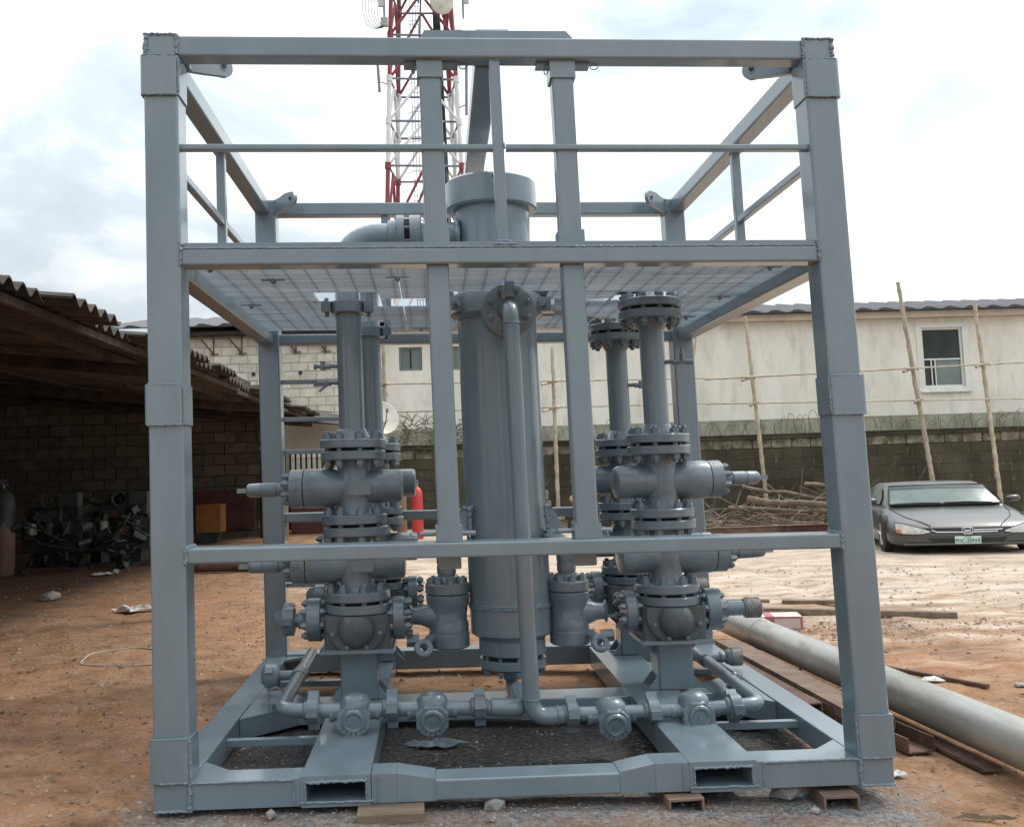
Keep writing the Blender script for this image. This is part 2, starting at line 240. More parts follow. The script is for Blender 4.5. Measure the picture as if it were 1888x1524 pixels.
# ---------------------------------------------------------------- mesh helpers
SHX, SHZ = -0.0142, -0.0142            # the fabricated frame is slightly out of square
def wp(p): return V((p[0]+SHX*p[2], p[1], p[2]+SHZ*p[0]))
def basis(d):
    d = V(d).normalized(); a = V((0, 0, 1)) if abs(d.z) < 0.9 else V((0, 1, 0))
    u = d.cross(a).normalized(); w = u.cross(d).normalized(); return u, w
class MB:
    def __init__(s): s.v = []; s.f = []
    def add(s, vs, fs):
        k = len(s.v); s.v += [V(p) for p in vs]; s.f += [tuple(i+k for i in f) for f in fs]; return s
    def box(s, c, sz, rz=0.0, rx=0.0, ry=0.0):
        m = Matrix.Rotation(rz, 3, 'Z') @ Matrix.Rotation(ry, 3, 'Y') @ Matrix.Rotation(rx, 3, 'X'); c = V(c); h = V(sz)/2
        vs = [c + m @ V((a*h.x, b*h.y, d*h.z)) for a in (-1, 1) for b in (-1, 1) for d in (-1, 1)]
        return s.add(vs, [(0, 1, 3, 2), (4, 6, 7, 5), (0, 4, 5, 1), (2, 3, 7, 6), (0, 2, 6, 4), (1, 5, 7, 3)])
    def bx(s, x0, x1, y0, y1, z0, z1): return s.box(((x0+x1)/2, (y0+y1)/2, (z0+z1)/2), (x1-x0, y1-y0, z1-z0))
    def prof(s, pts, p0, p1, u, w, caps=True):
        n = len(pts); p0, p1 = V(p0), V(p1)
        vs = [p + u*a + w*b for p in (p0, p1) for a, b in pts]
        fs = [(i, (i+1) % n, n+(i+1) % n, n+i) for i in range(n)]
        if caps: fs += [tuple(range(n-1, -1, -1)), tuple(range(n, 2*n))]
        return s.add(vs, fs)
    def beam(s, p0, p1, w, h, r=0.012, k=3, upv=None, caps=True):
        d = (V(p1)-V(p0)).normalized()
        if upv is None: u, ww = basis(d)
        else: ww = V(upv); u = d.cross(ww).normalized()
        pts = []
        for cx, cy, a0 in ((w/2-r, h/2-r, 0), (-w/2+r, h/2-r, 90), (-w/2+r, -h/2+r, 180), (w/2-r, -h/2+r, 270)):
            for i in range(k+1):
                a = radians(a0+90*i/k); pts.append((cx+r*cos(a), cy+r*sin(a)))
        return s.prof(pts, p0, p1, u, ww, caps)
    def lathe(s, p0, d, pr, n=28, ph=0.0, caps=True):
        u, w = basis(d); d = V(d).normalized(); p0 = V(p0); vs = []; fs = []; m = len(pr)
        for t, r in pr:
            for i in range(n):
                a = 2*pi*i/n+ph; vs.append(p0+d*t+(u*cos(a)+w*sin(a))*r)
        for j in range(m-1):
            for i in range(n): fs.append((j*n+i, (j+1)*n+i, (j+1)*n+(i+1) % n, j*n+(i+1) % n))
        if caps:
            if pr[0][1] > 1e-6: fs.append(tuple(range(n)))
            if pr[-1][1] > 1e-6: fs.append(tuple((m-1)*n+i for i in range(n-1, -1, -1)))
        return s.add(vs, fs)
    def cyl(s, p0, p1, r, r2=None, n=24, ph=0.0, ch=0.0):
        p0, p1 = V(p0), V(p1); L = (p1-p0).length; r2 = r if r2 is None else r2
        pr = [(0, r), (L, r2)] if not ch else [(0, r-ch), (ch, r), (L-ch, r2), (L, r2-ch)]
        return s.lathe(p0, p1-p0, pr, n, ph)
    def tube(s, path, r, n=14, jit=0.0, caps=True):
        path = [V(p) for p in path]; m = len(path); vs = []; fs = []; u = None
        for j in range(m):
            d = (path[min(j+1, m-1)]-path[max(j-1, 0)]).normalized()
            if u is None: u, w = basis(d)
            else:
                u = (u-d*u.dot(d)).normalized(); w = d.cross(u)*-1
                w = u.cross(d).normalized()
            rr = r if not hasattr(r, '__len__') else r[j]
            for i in range(n):
                a = 2*pi*i/n; q = rr*(1+random.uniform(-jit, jit)); vs.append(path[j]+(u*cos(a)+w*sin(a))*q)
        for j in range(m-1):
            for i in range(n): fs.append((j*n+i, (j+1)*n+i, (j+1)*n+(i+1) % n, j*n+(i+1) % n))
        if caps: fs += [tuple(range(n)), tuple((m-1)*n+i for i in range(n-1, -1, -1))]
        return s.add(vs, fs)
    def torus(s, c, d, R_, r, n=28, k=8, jit=0.0):
        u, w = basis(d); d = V(d).normalized(); c = V(c); vs = []; fs = []
        for i in range(n):
            a = 2*pi*i/n; e = u*cos(a)+w*sin(a); rr = r*(1+random.uniform(-jit, jit))
            for j in range(k):
                b = 2*pi*j/k; vs.append(c+e*(R_+rr*cos(b))+d*rr*sin(b))
        for i in range(n):
            for j in range(k): fs.append((i*k+j, i*k+(j+1) % k, ((i+1) % n)*k+(j+1) % k, ((i+1) % n)*k+j))
        return s.add(vs, fs)
    def weld(s, p0, p1, r=0.006):
        p0, p1 = V(p0), V(p1); L = (p1-p0).length; n = max(4, int(L/0.008)); path = []; rs = []
        for i in range(n+1):
            path.append(p0.lerp(p1, i/n)+V((random.uniform(-1, 1), random.uniform(-1, 1), random.uniform(-1, 1)))*r*0.35); rs.append(r*(0.75+0.5*random.random()))
        return s.tube(path, rs, 6, 0.15)
    def hexn(s, p0, p1, r, ph=0.0): return s.cyl(p0, p1, r, n=6, ph=ph)
    def fillet(s, pts, rad, r, n=16, k=7):
        return s.tube(fil(pts, rad, k), r, n)
    def warp(s):
        s.v = [wp(p) for p in s.v]; return s
    def obj(s, name, m, parent=None, sharp=38, warp=False, flat=False, origin=None):
        if warp: s.warp()
        o0 = parent_loc(parent) if parent else (V(origin) if origin is not None else V((0, 0, 0)))
        me = bpy.data.meshes.new(name); me.from_pydata([p-o0 for p in s.v], [], s.f); me.update()
        me.materials.append(MT[m])
        if not flat:
            me.shade_smooth(); me.set_sharp_from_angle(angle=radians(sharp))
        o = bpy.data.objects.new(name, me); COL.objects.link(o)
        if parent: o.parent = parent
        else: o.location = o0
        if name == 'weld_bead': o['kind'] = 'stuff'
        return o
def fil(pts, rad, k=7):
    pts = [V(p) for p in pts]; outp = [pts[0]]
    for i in range(1, len(pts)-1):
        a, b, c = pts[i-1], pts[i], pts[i+1]; d1 = (a-b).normalized(); d2 = (c-b).normalized()
        ang = d1.angle(d2); t = rad/math.tan(ang/2); t = min(t, (a-b).length*.49 if i > 1 else (a-b).length*.98, (c-b).length*.98 if i == len(pts)-2 else (c-b).length*.49)
        p0 = b+d1*t; p1 = b+d2*t
        for j in range(k+1):
            q = j/k; outp.append(p0.lerp(b, q).lerp(b.lerp(p1, q), q))
    outp.append(pts[-1]); return outp
def parent_loc(p):
    l = V(p.location)
    while p.parent: p = p.parent; l += V(p.location)
    return l
def tag(o, label=None, cat=None, group=None, kind=None):
    if label: o['label'] = label
    if cat: o['category'] = cat
    if group: o['group'] = group
    if kind: o['kind'] = kind
    return o
def thing(name, loc, label, cat, group=None, rz=0.0):
    o = bpy.data.objects.new(name, None); o.empty_display_size = 0.1; COL.objects.link(o); o.location = loc; o.rotation_euler = (0, 0, rz)
    return tag(o, label, cat, group)
def dup(o, parent=None):
    c = o.copy(); COL.objects.link(c); c.parent = parent
    for ch in list(o.children): dup(ch, c)
    return c
def inst(src, name, parent, loc, rot=(0, 0, 0), scale=None):
    o = bpy.data.objects.new(name, src.data if hasattr(src, 'data') else src); COL.objects.link(o); o.parent = parent; o.location = loc; o.rotation_euler = rot
    if scale: o.scale = scale
    return o
def gz(x, y=0): return -0.045-0.035*max(-2.5, min(2.5, x))
# ================================================================ GROUND
def lin(a, b, n): return [a+(b-a)*i/n for i in range(n)]
def nz(x, y):
    return (sin(x*2.1+1.3)*cos(y*1.7+.4)*.5+sin(x*5.3+y*3.1)*.3+sin(x*9.7-y*8.3+2)*.2)
gx = lin(-90, -20, 10)+lin(-20, -8, 10)+lin(-8, -3.5, 18)+lin(-3.5, 4.5, 110)+lin(4.5, 8, 50)+lin(8, 10, 8)+lin(10, 22, 10)+lin(22, 90, 9)+[90]
gy = lin(-14, -1.2, 14)+lin(-1.2, 7, 100)+lin(7, 14, 28)+lin(14, 26, 14)+lin(26, 150, 12)+[150]
gv = []; gf = []
for j, y in enumerate(gy):
    for i, x in enumerate(gx):
        z = gz(x); near = 1.0 if (-6 < x < 7 and -1.3 < y < 13) else 0.3
        if y > 2.5 and x > 1.2:      # shallow wheel ruts in the sandy track
            for off in (-.75, .75):
                q = (x-(4.6+off+.10*(y-7)))/.16; z -= .022*math.exp(-q*q)-.010*math.exp(-((abs(q)-1.7)/.6)**2)
        z += nz(x, y)*0.009*near + (random.uniform(-1, 1)*0.0035 if near == 1.0 else 0)
        gv.append(V((x, y, z)))
nx_ = len(gx)
for j in range(len(gy)-1):
    for i in range(nx_-1): a = j*nx_+i; gf.append((a, a+1, a+nx_+1, a+nx_))
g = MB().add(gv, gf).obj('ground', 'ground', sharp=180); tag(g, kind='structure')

# ================================================================ SKID FRAME
W2, D, H, PW = 1.55, 2.79, 3.295, 0.147
SK = thing('skid_frame', (0, 1.395, 0), 'tall grey painted steel skid frame with grating deck enclosing vessel and valves', 'skid frame')
def sp(mb, name, m='paint', root=None, **k): return mb.obj(name, m, root or SK, warp=True, **k)
def X(x): return V((x, 0, 0))
for sx in (-1, 1):
    for yy in (PW/2, D-PW/2):
        cx = sx*(W2-PW/2)
        po = sp(MB().beam((cx, yy, 0), (cx, yy, H), PW, PW, 0.012, upv=(0, 1, 0)), 'post', sharp=10)
        if yy < 1:
            for z0, z1 in ((3.019, 3.196), (1.579, 1.75), (0.117, 0.292)):
                m = MB(); a = PW/2+.011
                m.beam((cx+sx*.003, yy-.003, z0), (cx+sx*.003, yy-.003, z1), PW+.02, PW+.02, 0.02, upv=(0, 1, 0))
                o = sp(m, 'sleeve', sharp=10)
                w = MB()
                for zz in (z0, z1):
                    w.weld((cx+sx*.003-a+.014, yy-a+.001, zz), (cx+sx*.003+a-.014, yy-a+.001, zz), .0045)
                w.weld((cx-sx*(a-.006), yy-a+.004, z0+.01), (cx-sx*(a-.006), yy-a+.004, z1-.01), .005)
                sp(w, 'weld_bead', 'weld')
            w = MB()   # corner welds on top and at the foot
            w.weld((cx-sx*PW/2, -.002, 3.2), (cx-sx*PW/2, -.002, H), .008); w.weld((cx+sx*(PW/2-.012), -.001, 3.2), (cx+sx*(PW/2-.012), -.001, H-.012), .010)
            w.weld((cx-PW/2, -.001, H), (cx+PW/2, -.001, H), .006); w.weld((cx-sx*PW/2, -.002, 0.0), (cx-sx*PW/2, -.002, .115), .009)
            w.weld((cx-PW/2, -.002, .004), (cx+PW/2, -.002, .004), .006)
            sp(w, 'weld_bead', 'weld')
i0 = W2-PW
# top ring
def bar(name, p0, p1, w, h, r=.01, m='paint', upv=(0, 0, 1)): return sp(MB().beam(p0, p1, w, h, r, upv=upv), name, m, sharp=10)
bar('top_beam', (-i0-.001, .05+.003, 3.245), (i0+.001, .05+.003, 3.245), .1, .093)
bar('top_beam', (-i0-.001, D-.053, 3.245), (i0+.001, D-.053, 3.245), .1, .093)
for sx in (-1, 1): bar('top_beam', (sx*(W2-.053), PW-.001, 3.245), (sx*(W2-.053), D-PW+.001, 3.245), .1, .093)
bar('top_beam', (-.035, .102, 3.24), (-.02, D-.102, 3.24), .115, .10)
# lifting pad over the front beam
m = MB(); m.prof([(-.34, 0), (.36, 0), (.325, .042), (-.315, .042)], (0, .03, 3.294), (0, .30, 3.294), V((1, 0, 0)), V((0, 0, 1))); sp(m, 'lifting_pad')
# lifting lugs: diagonal plates with an eye at the four top corners
for sx in (-1, 1):
    for fy in (0, 1):
        cx, cy = sx*(i0-.005), (PW+.005 if fy == 0 else D-PW-.005); d = V((-sx, 1 if fy == 0 else -1, 0)).normalized(); n = d.cross(V((0, 0, 1)))
        zc = 3.262; m = MB(); outl = []
        outl += [(-.01, -.075), (.09, -.06), (.17, -.045)]
        for k in range(9):
            a = radians(-70+140*k/8); outl.append((.185+.05*cos(a), .005+.05*sin(a)))
        outl += [(.12, .055), (.05, .035), (-.01, .03)]
        hol = [(.185+.017*cos(-2*pi*k/12), .005+.017*sin(-2*pi*k/12)) for k in range(12)]
        base = V((cx, cy, zc)); t = .0125
        lug = []
        nO = len(outl)
        for s_ in (-t, t):
            lug += [base+d*a+V((0, 0, b))+n*s_ for a, b in outl]
        fs = [(i, (i+1) % nO, nO+(i+1) % nO, nO+i) for i in range(nO)]+[tuple(range(nO-1, -1, -1)), tuple(range(nO, 2*nO))]
        m.add(lug, fs); lg = sp(m, 'lifting_lug')
        e = MB(); c0 = base+d*.185+V((0, 0, .005)); e.cyl(c0-n*(t+.001), c0+n*(t+.001), .013, n=14); sp(e, 'lug_eye', 'black')
        e = MB(); e.torus(c0-n*t, n, .019, .003, 16, 6); e.torus(c0+n*t, n, .019, .003, 16, 6); e.weld(base+V((0, 0, -.07))-n*t, base+V((0, 0, .03))-n*t, .009); e.weld(base+V((0, 0, -.07))+n*t, base+V((0, 0, .03))+n*t, .009); sp(e, 'weld_bead', 'weld')
# deck ring
ZG = 2.30
bar('deck_beam', (-i0-.001, .056, ZG), (i0+.001, .056, ZG), .105, .073, .01)
bar('deck_beam', (-i0-.001, D-.056, ZG), (i0+.001, D-.056, ZG), .105, .073, .01)
for sx in (-1, 1): bar('deck_beam', (sx*(W2-.056), PW-.001, ZG), (sx*(W2-.056), D-PW+.001, ZG), .105, .073, .01)
m = MB(); m.bx(-i0, i0, .012, .02, 2.337, 2.363); sp(m, 'toe_angle')
w = MB(); w.weld((-i0, .006, 2.338), (i0, .006, 2.338), .0045)
w.weld((-i0, -.001, 2.264), (-i0, -.001, 2.363), .007); w.weld((i0, -.001, 2.264), (i0, -.001, 2.363), .007); sp(w, 'weld_bead', 'weld')
# guard rails
for x0, x1 in ((-i0-.001, -.027), (.027, i0+.001)): bar('guard_rail', (x0, .045, 2.795), (x1, .045, 2.795), .045, .026, .006)
bar('rail_post', (-.008, .045, 2.362), (-.008, .045, 3.199), .05, .05, .006, upv=(0, 1, 0))
w = MB(); w.weld((-.04, .018, 2.365), (.03, .018, 2.365), .008); w.weld((-.035, .018, 3.197), (.02, .018, 3.197), .005); w.weld((.018, .02, 2.785), (.018, .02, 2.81), .005); w.weld((-.05, .01, 2.352), (.05, .01, 2.35), .007); sp(w, 'weld_bead', 'weld')
for sx in (-1, 1):
    xx = sx*(W2-.05)
    bar('guard_rail', (xx, PW-.001, 2.79), (xx, 1.295, 2.79), .04, .04, .006); bar('guard_rail', (xx, 1.345, 2.79), (xx, D-PW+.001, 2.79), .04, .04, .006)
    bar('rail_post', (xx, 1.32, 2.337), (xx, 1.32, 3.199), .05, .05, .006, upv=(0, 1, 0))
bar('guard_rail', (-i0, D-.05, 2.79), (-.66, D-.05, 2.79), .04, .03, .006); bar('guard_rail', (-.61, D-.05, 2.79), (i0, D-.05, 2.79), .04, .03, .006)
bar('rail_post', (-.635, D-.05, 2.337), (-.635, D-.05, 3.199), .05, .05, .006, upv=(0, 1, 0))
# mid beams and rear ladder
bar('mid_beam', (-i0-.001, .077, 1.028), (i0+.001, .077, 1.028), .15, .064, .009)
bar('mid_beam', (-i0-.001, D-.06, 1.05), (i0+.001, D-.06, 1.05), .10, .064, .009)
w = MB()
for sx in (-1, 1): w.weld((sx*i0, .0, .995), (sx*i0, 0, 1.06), .008); w.weld((sx*i0, .0, 1.062), (sx*i0, .14, 1.062), .009)
sp(w, 'weld_bead', 'weld')
for sx in (-1, 1): bar('mid_beam', (sx*.30, .155, .965), (sx*.30, D-.112, .965), .10, .063, .008)
for z in (2.0, 1.735, 1.507, .585): bar('ladder_rung', (-i0-.001, D-.06, z), (-.76, D-.06, z), .03, .03, .005)
bar('ladder_stile', (-.745, D-.06, .125), (-.745, D-.06, 2.262), .03, .05, .005, upv=(0, 1, 0))
# removable front posts with cuffs and locking pins
for sx in (-1, 1):
    xc = sx*.30
    for z0, z1, c0, c1 in ((1.061, 2.262, 1.061, 1.128), (2.338, 3.197, 2.338, 2.42)):
        so_ = MB().beam((xc, .085, z0), (xc, .085, z1), .098, .098, .012, upv=(0, 1, 0)); po = sp(so_, 'front_post', sharp=10)
        m = MB()
        def cuff(za, zb):
            o_, i_ = .0575, .0495
            pts = [(-o_, -o_), (o_, -o_), (o_, o_), (-o_, o_)]; ip = [(-i_, -i_), (i_, -i_), (i_, i_), (-i_, i_)]
            vs = [V((xc+a, .085+b, z)) for z in (za, zb) for a, b in pts]+[V((xc+a, .085+b, z)) for z in (za, zb) for a, b in ip]
            fs = [(i, (i+1) % 4, 4+(i+1) % 4, 4+i) for i in range(4)]+[(8+(i+1) % 4, 8+i, 12+i, 12+(i+1) % 4) for i in range(4)]
            fs += [(4+i, 4+(i+1) % 4, 12+(i+1) % 4, 12+i) for i in range(4)]+[(i, 8+i, 8+(i+1) % 4, (i+1) % 4) for i in range(4)]
            m.add(vs, fs)
        cuff(c0, c1)
        if z0 > 2: sp(m, 'post_cuff'); m = MB(); cuff(3.118, 3.198)
        sp(m, 'post_cuff')
        if z0 < 2:
            pz = 1.093; m = MB(); m.cyl((xc-.125, .085, pz), (xc+.115, .085, pz), .011, n=12, ch=.003); m.torus((xc-.15, .085, pz-.002), (0, .4, 1), .02, .0028, 14, 5); m.torus((xc+.09, .06, pz-.02), (1, 0, .3), .016, .0022, 14, 5); sp(m, 'locking_pin')
        else:
            m = MB(); m.bx(xc-.115, xc+.13, .05, .12, 3.186, 3.197); sp(m, 'pin_plate'); m = MB(); m.torus((xc+.155, .085, 3.19), (0, .2, 1), .018, .0025, 14, 5); m.torus((xc-.07, .06, 3.165), (1, .4, 0), .02, .0025, 14, 5); sp(m, 'pin_ring')
# base: front beam with fork pockets
def ring(mb, x0, x1, z0, z1, X0, X1, Z0, Z1, y0, y1):      # rectangular tube wall round an opening, open along y
    vs = []
    for y in (y0, y1):
        for (a, b) in ((X0, Z0), (X1, Z0), (X1, Z1), (X0, Z1)): vs.append(V((a, y, b)))
        for (a, b) in ((x0, z0), (x1, z0), (x1, z1), (x0, z1)): vs.append(V((a, y, b)))
    fs = []
    for i in range(4):
        j = (i+1) % 4
        fs += [(i, j, 4+j, 4+i), (8+j, 8+i, 12+i, 12+j), (j, i, 8+i, 8+j), (4+i, 4+j, 12+j, 12+i)]
    mb.add(vs, fs)
yb0, yb1 = .002, .15
bar('base_beam', (-.40, (yb0+yb1)/2, .049), (.37, (yb0+yb1)/2, .049), yb1-yb0, .084, .008)
for sx in (-1, 1):
    m = MB()
    zt = .122
    # transition wedge from the low middle part to the deep pocket part
    xa, xb = (-.56, -.401) if sx < 0 else (.371, .52)
    za, zb_ = (zt, .094) if sx < 0 else (.094, zt)
    vs = [V((x, y, z)) for x, z1 in ((xa, za), (xb, zb_)) for y in (yb0, yb1) for z in (.007, z1)]
    m.add(vs, [(0, 1, 3, 2), (4, 6, 7, 5), (0, 4, 5, 1), (2, 3, 7, 6), (0, 2, 6, 4), (1, 5, 7, 3)])
    xi, xo = (xa, -i0) if sx < 0 else (xb, i0)
    sp(m, 'beam_taper', sharp=20); m = MB()
    if sx < 0: m.bx(-.665, xi-.001, yb0, yb1, .006, zt)
    else: m.bx(xi+.001, .672, yb0, yb1, .006, zt)
    sp(m, 'base_beam', sharp=20); m = MB()
    if sx < 0: m.bx(xo, -.955, yb0, yb1, .006, zt-.006)
    else: m.bx(.955, xo, yb0, yb1, .006, zt-.006)
    sp(m, 'base_beam', sharp=20)
    m = MB(); x0, x1 = sorted((sx*.69, sx*.932)); ring(m, x0, x1, .022, .098, x0-.022, x1+.022, .000, .124, yb0-.004, D-.152); sp(m, 'fork_pocket', sharp=20)
    w = MB(); w.weld((x0-.004, -.004, .100), (x1+.004, -.004, .101), .0065); w.weld((x0-.004, -.004, .022), (x0-.004, -.004, .1), .005); w.weld((x1+.004, -.004, .022), (x1+.004, -.004, .1), .005); w.weld((x0-.03, -.004, .020), (x1+.03, -.004, .019), .005)
    w.weld((x0-.05, .0, .115), (x0-.05, 0, .01), .004); w.weld((x1+.05, .0, .115), (x1+.05, 0, .01), .004); w.weld((x1+.05 if sx > 0 else -i0, -.001, .112), (i0 if sx > 0 else x0-.05, -.001, .113), .005)
    sp(w, 'weld_bead', 'weld')
    bar('base_beam', (sx*(W2-PW/2), PW-.001, .06), (sx*(W2-PW/2), D-PW+.001, .06), PW-.004, .115, .008)
    # corner gussets (flat triangles)
    for yy, s_ in ((.15, 1), (D-.15, -1)):
        m = MB(); x_ = sx*(i0-.0); m.prof([(0, 0), (-sx*.13, 0), (0, s_*.13)] if True else [], (x_, yy, .10), (x_, yy, .116), V((1, 0, 0)), V((0, 1, 0))); sp(m, 'gusset_plate', sharp=20)
    # transverse beam with widened ends
    for yc in (1.38,):
        xa, xb = sorted((sx*(.956), sx*(i0+.001))); bar('cross_beam', (xa, yc, .055), (xb, yc, .055), .22, .10, .006)
        m = MB(); m.prof([(0, -.36), (-sx*.26, -.112), (-sx*.26, .112), (0, .36)], (sx*i0, yc, .098), (sx*i0, yc, .110), V((1, 0, 0)), V((0, 1, 0))); sp(m, 'gusset_plate', sharp=20)
        m = MB(); m.prof([(0, 0), (-sx*.26, .248), (-sx*.26, .256), (0, .012)], (sx*i0, yc-.36, .006), (sx*i0, yc-.36, .097), V((1, 0, 0)), V((0, 1, 0))); sp(m, 'gusset_plate', sharp=20)
    # small pipe-support angles
    for yy in (.72, 1.98): xa, xb = sorted((sx*.956, sx*(i0+.001))); bar('support_angle', (xa, yy, .075), (xb, yy, .075), .04, .035, .003)
    m = MB(); m.bx(sx*1.245-.035, sx*1.245+.035, 1.16, 1.25, .14, .150); m.bx(sx*1.245-.02, sx*1.245+.02, 1.18, 1.22, .111, .14); sp(m, 'pipe_bracket'); m = MB()
    m.tube([V((sx*1.245+.037*cos(a), 1.2, .187+.037*sin(a))) for a in [pi*k/10 for k in range(11)]], .0045, 6); m.cyl((sx*1.245-.037, 1.2, .12), (sx*1.245-.037, 1.2, .187), .0045, n=6); m.cyl((sx*1.245+.037, 1.2, .12), (sx*1.245+.037, 1.2, .187), .0045, n=6); sp(m, 'u_bolt')
bar('cross_beam', (-.667, 1.38, .055), (.667, 1.38, .055), .22, .10, .006)
bar('base_beam', (-i0-.001, D-.076, .07), (i0+.001, D-.076, .07), .148, .128, .008)
# grating panels
holes = [(-.99, -.62, 1.16, 1.74), (.74, 1.14, 1.2, 1.60), (-.24, .35, 1.16, 1.86), (-.60, -.24, 1.36, 1.74), (.35, .74, 1.44, 1.62), (-.93, -.60, 2.2, 2.56), (.75, 1.10, 2.2, 2.5)]
for x0, x1 in ((-1.50, -.50), (-.494, .494), (.50, 1.50)):
    m = MB(); zb, zt = 2.350, 2.376
    y = .158
    while y < D-.155:
        segs = [(x0, x1)]
        for a, b, c, d in holes:
            if c < y < d:
                ns = []
                for s0, s1 in segs:
                    if b <= s0 or a >= s1: ns.append((s0, s1))
                    else:
                        if a > s0: ns.append((s0, a))
                        if b < s1: ns.append((b, s1))
                segs = ns
        for s0, s1 in segs: m.bx(s0, s1, y-.0035, y+.0035, zb, zt)
        y += .052
    x = x0+.03
    while x < x1:
        segs = [(.155, D-.155)]
        for a, b, c, d in holes:
            if a < x < b:
                ns = []
                for s0, s1 in segs:
                    if d <= s0 or c >= s1: ns.append((s0, s1))
                    else:
                        if c > s0: ns.append((s0, c))
                        if d < s1: ns.append((d, s1))
                segs = ns
        for s0, s1 in segs: m.bx(x-.004, x+.004, s0, s1, zb+.009, zb+.016)
        x += .105
    tag(sp(m, 'grating_panel', 'grate', sharp=20), kind='stuff')
for (x, y) in ((-1.13, .75), (-.95, 1.42), (-1.38, .45), (-1.38, 1.5), (1.36, .5), (1.36, 1.35), (1.36, 2.1), (-.4, 2.5), (-.5, .72)):
    m = MB(); m.bx(x-.06, x+.06, y-.012, y+.012, 2.340, 2.347); m.cyl((x, y, 2.322), (x, y, 2.352), .008, n=8); m.hexn((x, y, 2.328), (x, y, 2.340), .014); sp(m, 'grating_clip')

# ---------------------------------------------------------------- vessel
VX, VY = .055, 1.5
VS = thing('filter_vessel', wp((VX, VY, .24)), 'large grey vertical pressure vessel with capped top in the middle of the skid', 'vessel')
def vp(mb, name, m='paint', **k): return mb.obj(name, m, VS, warp=True, **k)
def vl(pr, name, n=56, m='paint'): return vp(MB().lathe((VX, VY, 0), (0, 0, 1), pr, n), name, m)
vl([(.42, .215), (.435, .234), (.60, .236), (2.30, .232)], 'shell')
vl([(2.235, .24), (2.262, .272), (2.375, .272), (2.385, .255)], 'clamp_collar')
vl([(2.385, .226), (2.90, .226)], 'neck')
vl([(2.895, .262), (2.905, .272), (3.055, .272), (3.068, .258)], 'cap')
m = MB(); m.cyl((VX, VY-.274, 3.035), (VX, VY-.2, 3.035), .008, n=10); vp(m, 'cap_hole', 'black')
vl([(.315, .185), (.322, .192), (.40, .192), (.408, .185), (.42, .185)], 'lower_flange')
vl([(.24, .185), (.246, .193), (.286, .193), (.292, .187)], 'blind_flange')
vl([(.29, .15), (.318, .15)], 'gasket_ring', m='black')
w = MB(); 
for zz in (.583, .592, .601): w.torus((VX, VY, zz), (0, 0, 1), .237, .006, 110, 6, .45)
vp(w, 'weld_bead', 'weld')
def bolt_mesh(L, r, name='bolt'):
    m = MB(); m.cyl((0, 0, -L/2-r*.7), (0, 0, L/2+r*.7), r*.56, n=12, ch=r*.12); m.hexn((0, 0, L/2-r*1.05), (0, 0, L/2+r*.1), r); m.hexn((0, 0, -L/2-r*.1), (0, 0, -L/2+r*1.05), r)
    me = bpy.data.meshes.new(name); me.from_pydata([tuple(p) for p in m.v], [], m.f); me.materials.append(MT['paint2']); me.shade_smooth(); me.set_sharp_from_angle(angle=radians(30)); return me
def bolts(parent, c, axis, R_, n, me, ph=0.0, name='bolt', wpd=True, zmax=99):
    u, w_ = basis(axis); q = V(axis).to_track_quat('Z', 'Y'); pl = parent_loc(parent)
    for i in range(n):
        a = 2*pi*i/n+ph; p = V(c)+(u*cos(a)+w_*sin(a))*R_
        if p.z > zmax: continue
        p = wp(p) if wpd else p
        o = bpy.data.objects.new(name, me); COL.objects.link(o); o.parent = parent; o.location = p-pl; o.rotation_mode = 'QUATERNION'; o.rotation_quaternion = q @ V((0, 0, 1)).rotation_difference(V((0, 0, 1)))
B_BIG = bolt_mesh(.17, .0275); B_MED = bolt_mesh(.15, .017); B_SML = bolt_mesh(.11, .014); B_SID = bolt_mesh(.11, .021); B_VES = bolt_mesh(.17, .02)
bolts(VS, (VX, VY, .30), (0, 0, 1), .165, 10, B_VES, .2)
# side lugs resting on the mid beams
for sx in (-1, 1):
    m = MB(); x0 = VX+sx*.222; x1 = sx*.345
    m.prof([(0, 0), (sx*.10, 0), (sx*.03, .14), (0, .15)], (x0, VY-.16, 1.008), (x0, VY-.145, 1.008), V((1, 0, 0)), V((0, 0, 1)))
    m.prof([(0, 0), (sx*.10, 0), (sx*.03, .14), (0, .15)], (x0, VY+.10, 1.008), (x0, VY+.115, 1.008), V((1, 0, 0)), V((0, 0, 1)))
    a, b = sorted((x0-sx*.01, x1)); m.bx(a, b, VY-.18, VY+.14, .998, 1.009); m.hexn((sx*.325, VY-.1, 1.009), (sx*.325, VY-.1, 1.025), .02); vp(m, 'support_lug', sharp=20)
    w = MB(); w.weld((x0-sx*.0, VY-.17, 1.01), (x0-sx*.005, VY-.17, 1.15), .012); w.weld((x0-sx*.025, VY-.17, 1.15), (x0+sx*.03, VY-.165, 1.15), .011); vp(w, 'weld_bead', 'weld')
# clamp ears + bolts at the collar
for a in (0.25, pi-.15, pi+.5, -0.35):
    c = V((VX+.30*cos(a), VY+.30*sin(a), 2.31)); m = MB(); m.box(c, (.09, .10, .085), a); m.cyl(c+V((-sin(a)*.075, cos(a)*.075, 0)), c-V((-sin(a)*.075, cos(a)*.075, 0)), .016, n=8); vp(m, 'clamp_ear', 'paint2', sharp=20)

